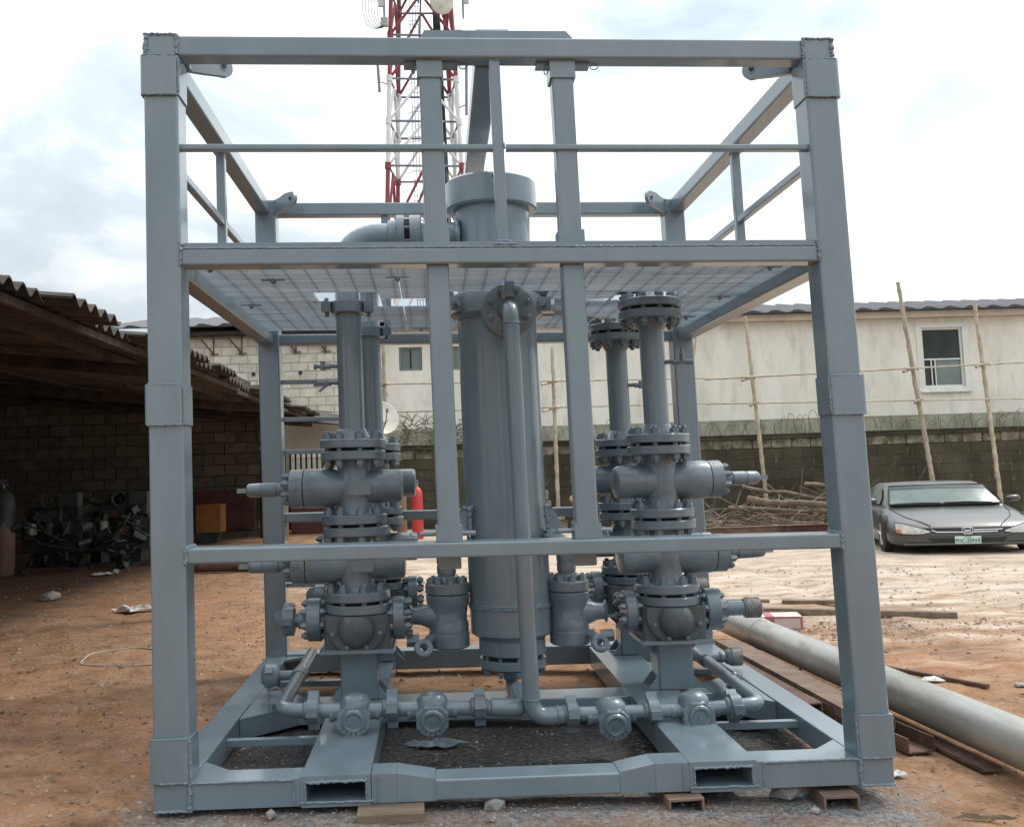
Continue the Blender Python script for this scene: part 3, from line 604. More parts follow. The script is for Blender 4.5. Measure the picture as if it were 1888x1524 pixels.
# ---------------------------------------------------------------- gate valves (stem along -x), origin on the bore axis
FR = .184
def flange(mb, z0, z1, r=FR, c=(0, 0)): mb.lathe((c[0], c[1], 0), (0, 0, 1), [(z0, r-.006), (z0+.005, r), (z1-.005, r), (z1, r-.006)], 44)
def make_gate_valve():
    t = thing('gate_valve', (0, 0, 0), '', 'valve')
    b = MB(); b.lathe((-.275, 0, 0), (1, 0, 0), [(0, .108), (.012, .111), (.14, .109), (.20, .098), (.27, .094), (.53, .093), (.545, .086), (.552, .07)], 40)
    b.lathe((0, 0, 0), (0, 0, 1), [(-.155, .125), (-.15, .105), (-.115, .09), (-.06, .10), (0, .108), (.06, .10), (.115, .09), (.15, .105), (.155, .125)], 36)
    b.obj('body', 'paint2', t)
    m = MB(); m.box((.04, -.098, -.005), (.12, .022, .075)); o = m.obj('name_plate', 'paint2', t, sharp=20)
    bo = MB(); bo.lathe((-.36, 0, 0), (1, 0, 0), [(0, .098), (.006, .108), (.078, .108), (.082, .1)], 40); bn = bo.obj('bonnet', 'paint2', t)
    for i in range(8):
        a = 2*pi*i/8+.39; q = MB(); c = V((-.36, .078*cos(a), .078*sin(a))); q.hexn(c, c-V((.03, 0, 0)), .021); q.cyl(c-V((.03, 0, 0)), c-V((.042, 0, 0)), .012, n=8); q.obj('bonnet_nut', 'paint2', bn)
    q = MB(); q.hexn((-.325, -.105, .005), (-.325, -.125, .005), .016); q.cyl((-.325, -.1, .005), (-.325, -.132, .005), .009, n=8); q.obj('grease_fitting', 'paint2', t)
    s = MB(); s.lathe((-.60, 0, 0), (1, 0, 0), [(0, .03), (.012, .038), (.075, .040), (.078, .037), (.084, .037), (.087, .041), (.165, .041), (.17, .034), (.185, .034), (.19, .043), (.215, .043), (.22, .055), (.25, .055)], 28); s.obj('stem_housing', 'paint2', t)
    s = MB(); s.box((-.625, 0, 0), (.06, .022, .026)); s.cyl((-.63, -.0115, 0), (-.63, .0115, 0), .006, n=8); s.obj('stem_end', 'paint', t, sharp=20)
    for z0, z1 in ((.153, .2035), (-.2035, -.153)):
        f = MB(); flange(f, z0, z1); f.obj('flange', 'paint2', t)
    g = MB(); g.cyl((0, 0, .202), (0, 0, .221), .125, n=28); g.obj('gasket_ring', 'black', t); g = MB(); g.cyl((0, 0, -.221), (0, 0, -.202), .125, n=28); g.obj('gasket_ring', 'black', t)
    w = MB(); w.tube([V((.14*cos(a), .14*sin(a), .27+.006*sin(5*a))) for a in [2*pi*k/40 for k in range(41)]], .0035, 5, 0.2); wr = w.obj('tie_wire', 'weld', t)
    return t
gv0 = make_gate_valve()
def valve_bolts(t, top, bottom):
    pl = V((0, 0, 0))
    for z in ([.2115] if top else [])+([-.2115] if bottom else []):
        for i in range(8):
            a = 2*pi*i/8+.32; o = bpy.data.objects.new('bolt', B_BIG); COL.objects.link(o); o.parent = t; o.location = (.148*cos(a), .148*sin(a), z)
COLS = [(-.81, 1.4, 0, 'front left', 'left front'), (.952, 1.4, pi, 'front right', 'right front'), (-.755, 2.42, 0, 'rear left', 'left rear'), (.935, 2.4, pi, 'rear right', 'right rear')]
vlab = {(0, 0): 'upper grey gate valve on the left stack, stem pointing at left front post', (0, 1): 'lower grey gate valve on the left stack, crossed by the mid beam',
        (1, 0): 'upper grey gate valve on the right stack, stem end with hole pointing right', (1, 1): 'lower grey gate valve on the right stack, just below the mid beam',
        (2, 0): 'upper grey gate valve hidden behind the left front valve stack', (2, 1): 'lower grey gate valve hidden behind the left front valve stack',
        (3, 0): 'upper grey gate valve of the rear right stack, beside the vessel', (3, 1): 'lower grey gate valve of the rear right stack, under the mid beam'}
gp = dup(gv0)
first = True
for ci, (cx, cy, rz, nm, nm2) in enumerate(COLS):
    for vi, zc in enumerate((1.277, .854)):
        if first: t = gv0
        else: t = dup(gp)
        first = False
        t.location = wp((cx, cy, zc)); t.rotation_euler = (0, 0, rz + (0.0 if ci % 2 == 0 else .10)); t['label'] = vlab[(ci, vi)]; t['category'] = 'valve'; t['group'] = 'gate valves on the four stacks'
        valve_bolts(t, vi == 0, True)
for ch in list(gp.children):
    for c2 in list(ch.children): bpy.data.objects.remove(c2)
    bpy.data.objects.remove(ch)
bpy.data.objects.remove(gp)

# ---------------------------------------------------------------- riser pipes
rl = ['left front grey riser pipe rising through the deck and bending over to the vessel neck', 'right front grey riser pipe with big bolted flange under the deck',
      'left rear grey riser pipe standing close behind the left front riser', 'right rear grey riser pipe with bolted flange, nearest the vessel on the right']
for ci, (cx, cy, rz, nm, nm2) in enumerate(COLS):
    zb = 1.277+.2195
    t = thing('riser_pipe', wp((cx, cy, zb)), rl[ci], 'pipe', 'riser pipes above the valve stacks')
    def rp(mb, name, m='paint', **k): return mb.obj(name, m, t, warp=True, **k)
    f = MB(); flange(f, zb, zb+.05, c=(cx, cy)); f.lathe((cx, cy, zb+.05), (0, 0, 1), [(0, .11), (.02, .095), (.06, .076)], 30); rp(f, 'flange', 'paint2')
    r_ = .0725
    if ci in (0, 2):
        zt = 2.735; px_ = fil([(cx, cy, zb+.05), (cx, cy, zt), (VX-.60, cy+(.03 if ci == 0 else -.35), zt)], .21, 9)
        m = MB(); m.tube(px_, r_, 30); rp(m, 'pipe')
        c = MB(); c.lathe((cx, cy, 2.268), (0, 0, 1), [(0, .085), (.006, .096), (.07, .096), (.076, .085)], 30); rp(c, 'clamp_hub', 'paint2')
        for s_ in (-1, 1):
            c = MB(); c.box((cx+s_*.115, cy-.02, 2.305), (.055, .08, .06), .2*s_); c.cyl((cx+s_*.12, cy-.02, 2.25), (cx+s_*.12, cy-.02, 2.36), .012, n=8); rp(c, 'clamp_ear', 'paint2', sharp=20)
        e = V((VX-.60, cy+(.03 if ci == 0 else -.35), zt)); d = V((1, 0, 0))
        if ci == 0:
            f = MB(); f.lathe(e, d, [(-.012, .09), (.03, .098), (.032, .118), (.036, .122), (.073, .122), (.077, .118)], 36); rp(f, 'flange', 'paint2')
            f = MB(); f.lathe(e, d, [(.108, .118), (.112, .122), (.17, .122), (.174, .118), (.178, .10), (.22, .08), (.40, .08)], 36); rp(f, 'flange', 'paint2')
            g_ = MB(); g_.cyl(e+d*.076, e+d*.109, .08); rp(g_, 'gasket_ring', 'black')
            bolts(t, e+d*.092, d, .098, 8, B_SML, .3)
            w = MB(); w.torus(e+d*-.012, d, .078, .008, 40, 6, .4); w.torus(e+d*.385, d, .086, .012, 40, 6, .5); rp(w, 'weld_bead', 'weld')
        else:
            f = MB(); f.lathe(e, d, [(-.012, .09), (.03, .118), (.077, .118)], 30); rp(f, 'flange', 'paint2')
            m = MB(); m.tube(fil([e, e+d*.30, V((VX, VY+.2, zt))], .1), .06, 20); rp(m, 'pipe')
    else:
        zt = 2.215
        m = MB(); m.cyl((cx, cy, zb+.05), (cx, cy, zt-.05), r_, n=30); rp(m, 'pipe')
        f = MB(); flange(f, zt, zt+.05, c=(cx, cy)); f.lathe((cx, cy, zt-.06), (0, 0, 1), [(0, .073), (.03, .09), (.062, .11)], 30); rp(f, 'flange', 'paint2')
        f = MB(); flange(f, zt+.068, zt+.118, c=(cx, cy)); f.lathe((cx, cy, zt+.118), (0, 0, 1), [(0, .11), (.02, .09), (.04, .075)], 30); rp(f, 'flange', 'paint2')
        g_ = MB(); g_.cyl((cx, cy, zt+.044), (cx, cy, zt+.073), .12); rp(g_, 'gasket_ring', 'black')
        bolts(t, (cx, cy, zt+.058), (0, 0, 1), .148, 10, B_BIG, .15)
        m = MB(); m.tube(fil([(cx, cy, zt+.15), (cx, cy, 2.445), (cx-.25, cy+(.07 if ci == 1 else -.3), 2.445), (VX+.2, VY+(.02 if ci == 1 else .1), 2.445)], .11, 8), .068, 24); rp(m, 'elbow_pipe')
    # instrument tappings
    if ci == 0: taps = [(1.965, -1, 0), (1.87, -1, 1)]
    elif ci == 1: taps = [(1.965, 1, 2)]
    elif ci == 3: taps = [(1.915, 1, 0)]
    else: taps = []
    for z, s_, ty in taps:
        p0 = V((cx+s_*.068, cy-.02, z)); m = MB(); m.cyl(p0, p0+V((s_*.05, 0, .004)), .013, n=10); m.hexn(p0+V((s_*.04, 0, 0)), p0+V((s_*.075, 0, 0)), .018); m.cyl(p0+V((s_*.07, 0, 0)), p0+V((s_*.12, 0, 0)), .012, n=10)
        if ty == 0: m.hexn(p0+V((s_*.085, 0, -.022)), p0+V((s_*.085, 0, .03)), .014); m.cyl(p0+V((s_*.12, 0, 0)), p0+V((s_*.135, 0, 0)), .018, n=8)
        if ty == 1: m.box(p0+V((s_*.09, -.03, -.01)), (.10, .02, .022), .5*s_); m.box(p0+V((s_*.08, -.03, -.03)), (.07, .018, .014), 0, 0, .7*s_)
        if ty == 2: m.hexn(p0+V((s_*.10, 0, -.01)), p0+V((s_*.10, 0, .05)), .014); m.cyl(p0+V((s_*.10, 0, .04)), p0+V((s_*.10, 0, .085)), .008, n=8); m.box(p0+V((s_*.10, 0, .09)), (.055, .012, .012)); m.cyl(p0+V((s_*.12, 0, 0)), p0+V((s_*.16, 0, 0)), .015, n=10)
        rp(m, 'needle_valve', 'paint2', sharp=20)

# ---------------------------------------------------------------- studded cross blocks on pedestals
bl = ['left front grey studded cross block on a square pedestal with domed end cap', 'right front grey studded cross block on a square pedestal with threaded stub',
      'left rear grey cross block hidden behind the left stack', 'right rear grey cross block behind the right stack']
for ci, (cx, cy, rz, nm, nm2) in enumerate(COLS):
    so_ = -1 if ci % 2 == 0 else 1
    t = thing('cross_block', wp((cx, cy, .12)), bl[ci], 'cross block', 'cross blocks under the valve stacks')
    def cp(mb, name, m='paint2', **k): return mb.obj(name, m, t, warp=True, **k)
    zt = .854-.2195
    m = MB(); flange(m, zt-.05, zt, c=(cx, cy)); cp(m, 'flange')
    m = MB(); m.beam((cx, cy+.02, .405), (cx, cy+.02, zt-.051), .36, .31, .02, upv=(0, 1, 0)); cp(m, 'body', 'paint3', sharp=20)
    zc = .545; y0 = cy-.135
    m = MB(); m.lathe((cx, y0, zc), (0, -1, 0), [(0, .168), (.028, .168), (.034, .162)], 40); m.lathe((cx, y0-.033, zc-.035), (0, -1, 0), [(0, .10), (.02, .096), (.042, .08), (.056, .05), (.06, 0)], 32); m.v = [V((p.x, p.y, min(p.z, zt-.052))) for p in m.v]; cp(m, 'front_cover', 'paint3')
    bolts(t, (cx, y0-.0, zc), (0, -1, 0), .137, 8, B_SML, .39, zmax=zt-.06)
    m = MB(); m.bx(cx-.20, cx+.20, cy-.19, cy+.19, .385, .404); cp(m, 'base_plate', 'paint')
    m = MB(); m.beam((cx, cy, .128), (cx, cy, .384), .20, .20, .014, upv=(0, 1, 0)); cp(m, 'pedestal', 'paint', sharp=10)
    for s_ in (-1, 1):
        m = MB(); m.prof([(0, 0), (s_*.06, 0), (0, .07)], (cx+s_*.10, cy-.09, .127), (cx+s_*.10, cy-.075, .127), V((1, 0, 0)), V((0, 0, 1))); cp(m, 'foot_gusset', 'paint', sharp=20); m = MB(); m.prof([(0, 0), (s_*.06, 0), (0, .07)], (cx+s_*.10, cy+.075, .127), (cx+s_*.10, cy+.09, .127), V((1, 0, 0)), V((0, 0, 1))); cp(m, 'foot_gusset', 'paint', sharp=20)
        m = MB(); m.prof([(0, 0), (s_*.08, 0), (0, -.08)], (cx+s_*.10, cy-.01, .384), (cx+s_*.10, cy+.01, .384), V((1, 0, 0)), V((0, 0, 1))); cp(m, 'foot_gusset', 'paint', sharp=20)
    # outer side flange with end fitting
    o_ = V((cx+so_*.18, cy, zc)); d = V((so_, 0, 0))
    m = MB(); m.lathe(o_, d, [(0, .075), (.02, .075), (.021, .112), (.026, .118), (.095, .118), (.10, .112), (.101, .07), (.13, .05), (.15, .05)], 36); cp(m, 'side_flange')
    bolts(t, o_+d*.062, d, .094, 8, B_SID, .2)
    if so_ < 0:
        m = MB(); m.lathe(o_+d*.13, d, [(0, .04), (.04, .04), (.042, .066), (.046, .072), (.105, .072), (.115, .064), (.15, .05), (.165, .03), (.17, 0)], 30); 
        for k in range(3):
            a = 2*pi*k/3+1.0; c = o_+d*.21+V((0, cos(a), sin(a)))*.078; m.box(c, (.055, .035, .035), 0, -a)
        cp(m, 'union_cap')
    else:
        m = MB(); m.lathe(o_+d*.13, d, [(0, .05), (.03, .05), (.032, .042), (.12, .042), (.125, .052), (.135, .052)], 30); cp(m, 'nipple')
        m = MB(); pr = []
        for k in range(7): pr += [(.135+k*.0115, .058), (.1395+k*.0115, .0525), (.1425+k*.0115, .0525), (.1455+k*.0115, .058)]
        m.lathe(o_+d*.13, d, pr+[(.225, .04), (.19, .036)], 30); cp(m, 'thread', 'thread')
    # inner side flange towards the vessel
    i_ = V((cx-so_*.18, cy, zc)); d = V((-so_, 0, 0))
    m = MB(); m.lathe(i_, d, [(0, .085), (.015, .085), (.016, .112), (.021, .118), (.075, .118), (.08, .112)], 36); cp(m, 'side_flange')
    bolts(t, i_+d*.052, d, .094, 8, B_SID, .39)

# ---------------------------------------------------------------- choke valves between blocks and vessel
for sx, cx in ((-1, -.305), (1, .385)):
    cy = 1.46; zc = .54
    t = thing('choke_valve', wp((cx, cy, .38)), 'upright grey bonneted valve between the vessel and the %s cross block' % ('left' if sx < 0 else 'right'), 'valve', 'upright valves either side of the vessel')
    def kp(mb, name, m='paint2', **k): return mb.obj(name, m, t, warp=True, **k)
    m = MB(); m.lathe((cx, cy, 0), (0, 0, 1), [(.365, .108), (.372, .116), (.440, .116), (.444, .112), (.49, .114), (.515, .106), (.55, .106), (.60, .114), (.62, .122), (.655, .124), (.66, .12)], 40)
    m.lathe((cx, cy, zc), (sx, 0, 0), [(0, .09), (.10, .075), (.16, .05), (.20, .046), (.215, .065)], 30); kp(m, 'body')
    m = MB(); m.box((cx, cy-.097, .525), (.095, .018, .062)); kp(m, 'name_plate', sharp=20)
    b_ = MB(); b_.lathe((cx, cy, 0), (0, 0, 1), [(.663, .118), (.668, .125), (.718, .125), (.724, .117)], 40); bn = kp(b_, 'bonnet')
    m = MB(); m.hexn((cx+.03, cy-.105, .69), (cx+.03, cy-.128, .69), .016); kp(m, 'grease_fitting')
    for i in range(8):
        a = 2*pi*i/8+.2; c = V((cx+.095*cos(a), cy+.095*sin(a), .722)); m = MB(); m.hexn(c, c+V((0, 0, .028)), .023); m.cyl(c, c+V((0, 0, .036)), .011, n=8); kp(m, 'bonnet_nut')
    m = MB(); m.lathe((cx, cy, 0), (0, 0, 1), [(.722, .072), (.74, .072), (.758, .064), (.765, .05), (.772, .05), (.776, .055), (.82, .055), (.823, .052), (.828, .052), (.831, .055), (.87, .055), (.875, .045), (.885, .025), (.93, .025)], 28); kp(m, 'stem_housing')
    m = MB(); p = V((cx+sx*.12, cy-.10, .405)); m.tube(fil([V((cx+sx*.06, cy-.03, .43)), p+V((-sx*.01, .02, .02)), p+V((sx*.02, -.05, -.01))], .03), .026, 12); m.torus(p+V((sx*.025, -.065, -.015)), (.1, -1, .5), .036, .018, 20, 8); m.hexn(p+V((sx*.05, .03, .01)), p+V((sx*.12, .03, .01)), .036); kp(m, 'drain_fitting')

# ---------------------------------------------------------------- bottom piping: downcomer, drain lines, hammer unions, plug valves
YL = .68
DC = thing('downcomer_pipe', wp((.07, YL, .16)), 'tall thin grey pipe running down the front of the vessel from a bolted flange', 'pipe')
def dp(mb, name, m='paint', root=DC, **k): return mb.obj(name, m, root, warp=True, **k)
m = MB(); m.tube(fil([(.068, .80, 2.185), (.068, YL, 2.185), (.075, YL, .155), (.235, YL, .165)], .085, 8), .0425, 24); dp(m, 'pipe')
w = MB(); w.torus((.069, YL, 2.10), (0, 0, 1), .043, .005, 30, 6, .3); w.torus((.075, YL, .245), (0, 0, 1), .043, .004, 30, 6, .3); w.torus((.20, YL, .163), (1, 0, 0), .043, .005, 30, 6, .4); dp(w, 'weld_bead', 'weld')
f = MB(); f.lathe((.068, .76, 2.185), (0, 1, 0), [(0, .05), (.03, .062), (.032, .133), (.036, .139), (.07, .139)], 44); dp(f, 'flange', 'paint2')
f = MB(); f.lathe((.068, .86, 2.185), (0, 1, 0), [(0, .139), (.036, .139), (.04, .08), (.08, .06), (.46, .06)], 44); dp(f, 'flange', 'paint2')
bolts(DC, (.068, .825, 2.185), (0, 1, 0), .108, 8, B_MED, .39)
m = MB(); m.beam((.035, .70, 2.262), (.045, .79, 2.31), .02, .075, .004); m.bx(.03, .10, .755, .77, 2.25, 2.33); dp(m, 'hanger_strap')
def union(t, x, z, y=YL, root=None, rr=.054):
    m = MB(); m.lathe((x-.045, y, z), (1, 0, 0), [(0, .036), (.008, .044), (.02, .044), (.021, rr), (.024, rr+.006), (.072, rr+.006), (.077, rr), (.079, .036), (.09, .036)], 28)
    for k in range(3):
        a = 2*pi*k/3+random.uniform(.4, 1.1); c = V((x+.004, y, z))+V((0, cos(a), sin(a)))*(rr+.014); m.box(c, (.052, .042, .040), 0, a)
    return m.obj('union_nut', 'paint2', t, warp=True, sharp=30)
DLt = thing('drain_line', wp((-.5, YL, .16)), 'low horizontal grey drain line left of the vessel with wing unions', 'pipe', 'drain lines along the front of the skid')
DRt = thing('drain_line', wp((.7, YL, .13)), 'low horizontal grey drain line right of the vessel with wing unions', 'pipe', 'drain lines along the front of the skid')
m = MB(); m.tube(fil([(.04, VY, .25), (.04, VY, .135), (.02, .98, .135), (.02, YL+.02, .19), (-.30, YL, .215), (-1.0, YL, .222), (-1.135, YL, .235), (-1.19, 2.3, .20)], .085, 8), .034, 20); dp(m, 'pipe', root=DLt)
m = MB(); m.lathe((.04, VY, .245), (0, 0, -1), [(0, .06), (.03, .058), (.08, .04)], 24); dp(m, 'reducer', root=DLt); m = MB(); m.tube(fil([(.035, YL+.30, .22), (.035, YL+.1, .20), (.0, YL, .205), (-.12, YL, .212)], .09), .042, 18); dp(m, 'elbow', root=DLt)
m = MB(); m.tube(fil([(.235, YL, .165), (.90, YL, .168), (1.215, YL, .186), (1.26, 2.35, .19)], .085, 8), .034, 20); dp(m, 'pipe', root=DRt)
for x, z in ((-.986, .224), (-.607, .222), (-.182, .214)): union(DLt, x, z)
for x, z in ((.268, .166), (.668, .168), (1.078, .178)): union(DRt, x, z)
# side tees with end fittings
m = MB(); m.cyl((-1.168, 1.47, .218), (-1.166, 1.60, .216), .040, n=20); m.cyl((-1.167, 1.535, .217), (-1.29, 1.53, .219), .027, n=16); m.lathe((-1.275, 1.53, .22), (-1, 0, 0), [(0, .03), (.004, .058), (.01, .064), (.075, .064), (.085, .056), (.10, .045)], 26)
for k in range(3): a = 2*pi*k/3+.5; m.box(V((-1.325, 1.53+.068*cos(a), .22+.068*sin(a))), (.045, .032, .032), 0, a)
m.torus((-1.168, 1.47, .218), (0, 1, 0), .038, .006, 20, 6, .3); m.torus((-1.166, 1.6, .216), (0, 1, 0), .038, .006, 20, 6, .3); dp(m, 'tee', root=DLt, m='paint2')
m = MB(); m.cyl((1.235, 1.72, .189), (1.236, 1.86, .189), .040, n=20); m.cyl((1.236, 1.79, .19), (1.35, 1.78, .197), .027, n=16); m.lathe((1.335, 1.78, .197), (1, 0, 0), [(0, .03), (.01, .034), (.03, .03), (.04, .04), (.06, .048), (.07, .05)], 24); dp(m, 'tee', root=DRt, m='paint2')
m = MB(); pr = []
for k in range(6): pr += [(.07+k*.0105, .055), (.0745+k*.0105, .05), (.0765+k*.0105, .05), (.079+k*.0105, .055)]
m.lathe((1.335, 1.78, .197), (1, 0, 0), pr+[(.136, .035)], 24); dp(m, 'thread', 'thread', root=DRt)
def make_plug_valve(loc, label):
    t = thing('plug_valve', loc, label, 'valve', 'plug valves on the drain lines')
    m = MB(); m.lathe((-.12, 0, 0), (1, 0, 0), [(0, .036), (.02, .036), (.022, .032), (.05, .035), (.075, .055), (.10, .076), (.13, .078), (.155, .06), (.18, .038), (.20, .032), (.218, .032), (.22, .036), (.24, .036)], 28)
    m.lathe((0, .01, .01), (0, 0, 1), [(-.085, .05), (-.06, .07), (.02, .08), (.05, .073), (.07, .055), (.08, .03), (.082, 0)], 28); m.obj('body', 'paint2', t)
    m = MB(); c = []
    for k in range(8):
        a = 2*pi*k/8+pi/8; c.append((.083*cos(a)*(1.1 if k % 4 in (1, 2) else 1), .07*sin(a)))
    m.prof(c, (0, -.05, -.012), (0, -.092, -.02), V((1, 0, 0)), V((0, 0, 1))); m.obj('bonnet_plate', 'paint2', t, sharp=20)
    m = MB(); m.torus((0, -.094, -.016), (0, -1, -.15), .045, .013, 24, 8); m.cyl((0, -.08, -.016), (0, -.10, -.018), .034, n=20); m.cyl((0, -.09, -.016), (0, -.108, -.018), .012, n=10); m.obj('cover_ring', 'paint2', t)
    m = MB()
    for k in range(7):
        a = -pi*.85+pi*.7*k/6; m.box((.068*cos(a), -.094, -.016+.06*sin(a)), (.02, .012, .012), 0, 0, -a)
    m.obj('stop_lug', 'paint2', t, sharp=20)
    return t
pv = [(-.783, .205, 'plug valve nearest the left end of the drain line, in front of left pedestal'), (-.41, .20, 'plug valve between two wing unions, just left of the vessel foot'),
      (.463, .150, 'plug valve just right of the downcomer elbow'), (.878, .166, 'plug valve in front of the right pedestal near the right end')]
p0 = make_plug_valve((0, 0, 0), pv[0][2]); p0.location = wp((pv[0][0], YL, pv[0][1]))
for x, z, lb in pv[1:]:
    t = dup(p0); t.location = wp((x, YL, z)); t['label'] = lb
    t.rotation_euler = (random.uniform(-.08, .08), 0, random.uniform(-.06, .06))
# pale box left on the top beam
b = MB(); b.beam((-.08, .16, 3.355), (.068, .16, 3.355), .16, .034, .006, upv=(0, 0, 1)); o = b.obj('sheet_box', 'whitebox', None, warp=True); 
tag(o, 'flat pale box lying on top of the front beam pad', 'box')
# ================================================================ BUILDING behind the wall
def brick_mesh(name, sx, sy, sz, m, seed, fx=.985, fz=.965):
    rnd = random.Random(seed); b = MB(); c = .012
    pts = []
    for a, q in ((-1, -1), (1, -1), (1, 1), (-1, 1)): pts.append((a*(sx/2), q*(sz/2)))
    vs = [V((x*fx+rnd.uniform(-.004, .004), -sy/2+rnd.uniform(-.004, .004), z*fz+rnd.uniform(-.003, .003))) for x, z in pts]+[V((x, -sy/2+c, z)) for x, z in pts]+[V((x, sy/2, z)) for x, z in pts]
    fs = [(0, 1, 2, 3)]+[(i+4, (i+1) % 4+4, (i+1) % 4, i) for i in range(4)]+[(i+8, (i+1) % 4+8, (i+1) % 4+4, i+4) for i in range(4)]
    me = bpy.data.meshes.new(name); me.from_pydata([tuple(v) for v in vs], [], fs); me.materials.append(MT[m]); return me
def course_wall(parent, name, m, x0, x1, y, z0, rows, bw, bh, depth, gap=.018, skip=None, maxn=300, jit=.004, fx=.985, fz=.965):
    mes = [brick_mesh(name, bw-gap, depth, bh-gap, m, k, fx, fz) for k in range(6)]; halves = [brick_mesh(name, bw/2-gap, depth, bh-gap, m, 9+k, fx, fz) for k in range(2)]
    pl = parent_loc(parent); n = 0
    for r in range(rows):
        x = x0+(0 if r % 2 else -bw/2); zc = z0+(r+.5)*bh
        while x < x1-.02:
            a, b = max(x, x0), min(x+bw, x1); cx = (a+b)/2
            if b-a > bw*.25 and not (skip and skip(cx, zc)) and n < maxn:
                me = random.choice(mes) if b-a > bw*.7 else random.choice(halves)
                o = bpy.data.objects.new(name, me); COL.objects.link(o); o.parent = parent; o.location = V((cx, y+random.uniform(-jit, jit), zc))-pl
                f = (b-a)/(bw if b-a > bw*.7 else bw/2); o.scale = (f, 1, 1); n += 1
            x += bw
    return n
BY = 22.0
BL = thing('long_building', (4, BY+2, 0), 'long cream two storey building with dark sheet roof behind the mossy wall', 'building')
def bp(mb, name, m='plaster', **k): return mb.obj(name, m, BL, **k)
def zeave(x): return 5.42+max(0, x-6)*.012
# plastered front with real window openings (built as rectangles around them)
def wall_with_holes(x0, x1, z0, z1, y0, y1, hs):
    m = MB(); xs = sorted({x0, x1, *[h[0] for h in hs], *[h[1] for h in hs]})
    for a, b in zip(xs[:-1], xs[1:]):
        cur = z0
        for h in sorted([h for h in hs if h[0] <= a+1e-6 and h[1] >= b-1e-6], key=lambda h: h[2]):
            if h[2] > cur: m.bx(a, b, y0, y1, cur, h[2])
            cur = h[3]
        if cur < z1: m.bx(a, b, y0, y1, cur, z1)
    return m
wins = [(-1.23, -.60, 4.03, 4.68), (.22, .85, 4.02, 4.67), (13.44, 14.62, 3.17, 4.85)]
bp(wall_with_holes(-1.52, 24, -.1, 5.12, BY, BY+.23, wins), 'front_wall')
m = MB(); m.bx(-9.0, -1.53, BY+.03, BY+.2, -.1, 5.12); bp(m, 'block_wall', 'mortar')
m = MB()
for (a, b, c, d) in ((-9, -8.8, BY+.24, BY+8), (23.8, 24, BY+.24, BY+8)): m.bx(a, b, c, d, -.1, 5.1)
bp(m, 'end_wall')
m = MB(); m.bx(-9, 24, BY+8, BY+8.2, -.1, 5.1); bp(m, 'rear_wall')
m = MB(); m.bx(-1.5, 23.8, BY+2.6, BY+2.7, 2.4, 5.1); bp(m, 'inner_wall', 'plaster2')
m = MB(); m.bx(-8.8, 23.8, BY+.24, BY+7.9, 2.3, 2.4); bp(m, 'floor_slab', 'concrete')
course_wall(BL, 'block', 'block', -7.6, -1.53, BY+.10, 1.75, 14, .46, .235, .18, skip=lambda x, z: z > 5.0)
# ragged plaster edge over the first blocks
m = MB(); random.seed(5); z = 2.0; prev = None; vs = []; fs = []
zz = [2.0+i*.13 for i in range(24)]
for i, z in enumerate(zz):
    e = -1.55-abs(sin(i*1.7)*.13+random.uniform(0, .12)); vs += [V((-1.50, BY-.012, z)), V((e, BY-.006, z))]
for i in range(len(zz)-1): fs.append((2*i, 2*i+2, 2*i+3, 2*i+1))
m.add(vs, fs); n0 = len(m.v); bp(m, 'plaster_edge')
# fascia band and eave
m = MB(); m.bx(-1.6, 24, BY-.30, BY+.1, 5.12, 5.30); bp(m, 'fascia', 'plaster2')
m = MB(); m.bx(-9.1, -1.62, BY-.28, BY+.1, 5.10, 5.20); bp(m, 'fascia', 'darkwood')
# roof sheet: ribbed edge
m = MB(); vs = []; fs = []; k = 0
x = -9.2; step = .115; i = 0
while x < 24.5:
    ph = i % 4; z = {0: 0, 1: 0, 2: .07, 3: .07}[ph] if True else 0
    vs += [V((x, BY-.45, 5.33+z*.9)), V((x, BY+4.2, 6.25+z*.9)), V((x, BY-.45, 5.30))]
    x += step if ph != 3 else step*2.4; i += 1
n_ = len(vs)//3
for i in range(n_-1): a = 3*i; fs += [(a, a+3, a+4, a+1), (a+2, a+5, a+3, a)]
m.add(vs, fs); bp(m, 'roof', 'roof2', sharp=20)
m = MB(); m.add([(-9.2, BY+4.2, 6.25), (24.5, BY+4.2, 6.25), (24.5, BY+8.4, 5.3), (-9.2, BY+8.4, 5.3), (-9.2, BY+4.2, 6.2), (24.5, BY+4.2, 6.2), (24.5, BY+8.4, 5.25), (-9.2, BY+8.4, 5.25)], [(0, 1, 2, 3), (7, 6, 5, 4), (3, 2, 6, 7)]); bp(m, 'roof', 'roof2')
# eave brackets on the unplastered end
for x in (-6.9, -6.2, -5.45, -4.75, -4.0, -3.2, -2.4):
    m = MB(); m.beam((x, BY-.02, 4.62), (x-.35, BY-.26, 5.08), .035, .035, .004); m.beam((x, BY-.03, 4.58), (x, BY-.03, 5.08), .03, .03, .004); m.beam((x-.1, BY-.03, 4.62), (x+.14, BY-.03, 4.62), .025, .025, .004); bp(m, 'eave_bracket', 'rust')
for (x0, x1, z) in ((-4.9, -3.9, 4.86), (-3.9, -2.5, 4.80)):
    m = MB(); m.cyl((x0, BY-.06, z), (x1, BY-.06, z+.03), .014, n=8); bp(m, 'bracket_bar', 'rust')
for (x, z) in ((-5.15, 4.05), (-3.9, 4.06)):
    m = MB(); m.cyl((x, BY-.02, z), (x+.005, BY+.05, z), .05, n=10); bp(m, 'putlog_hole', 'black')
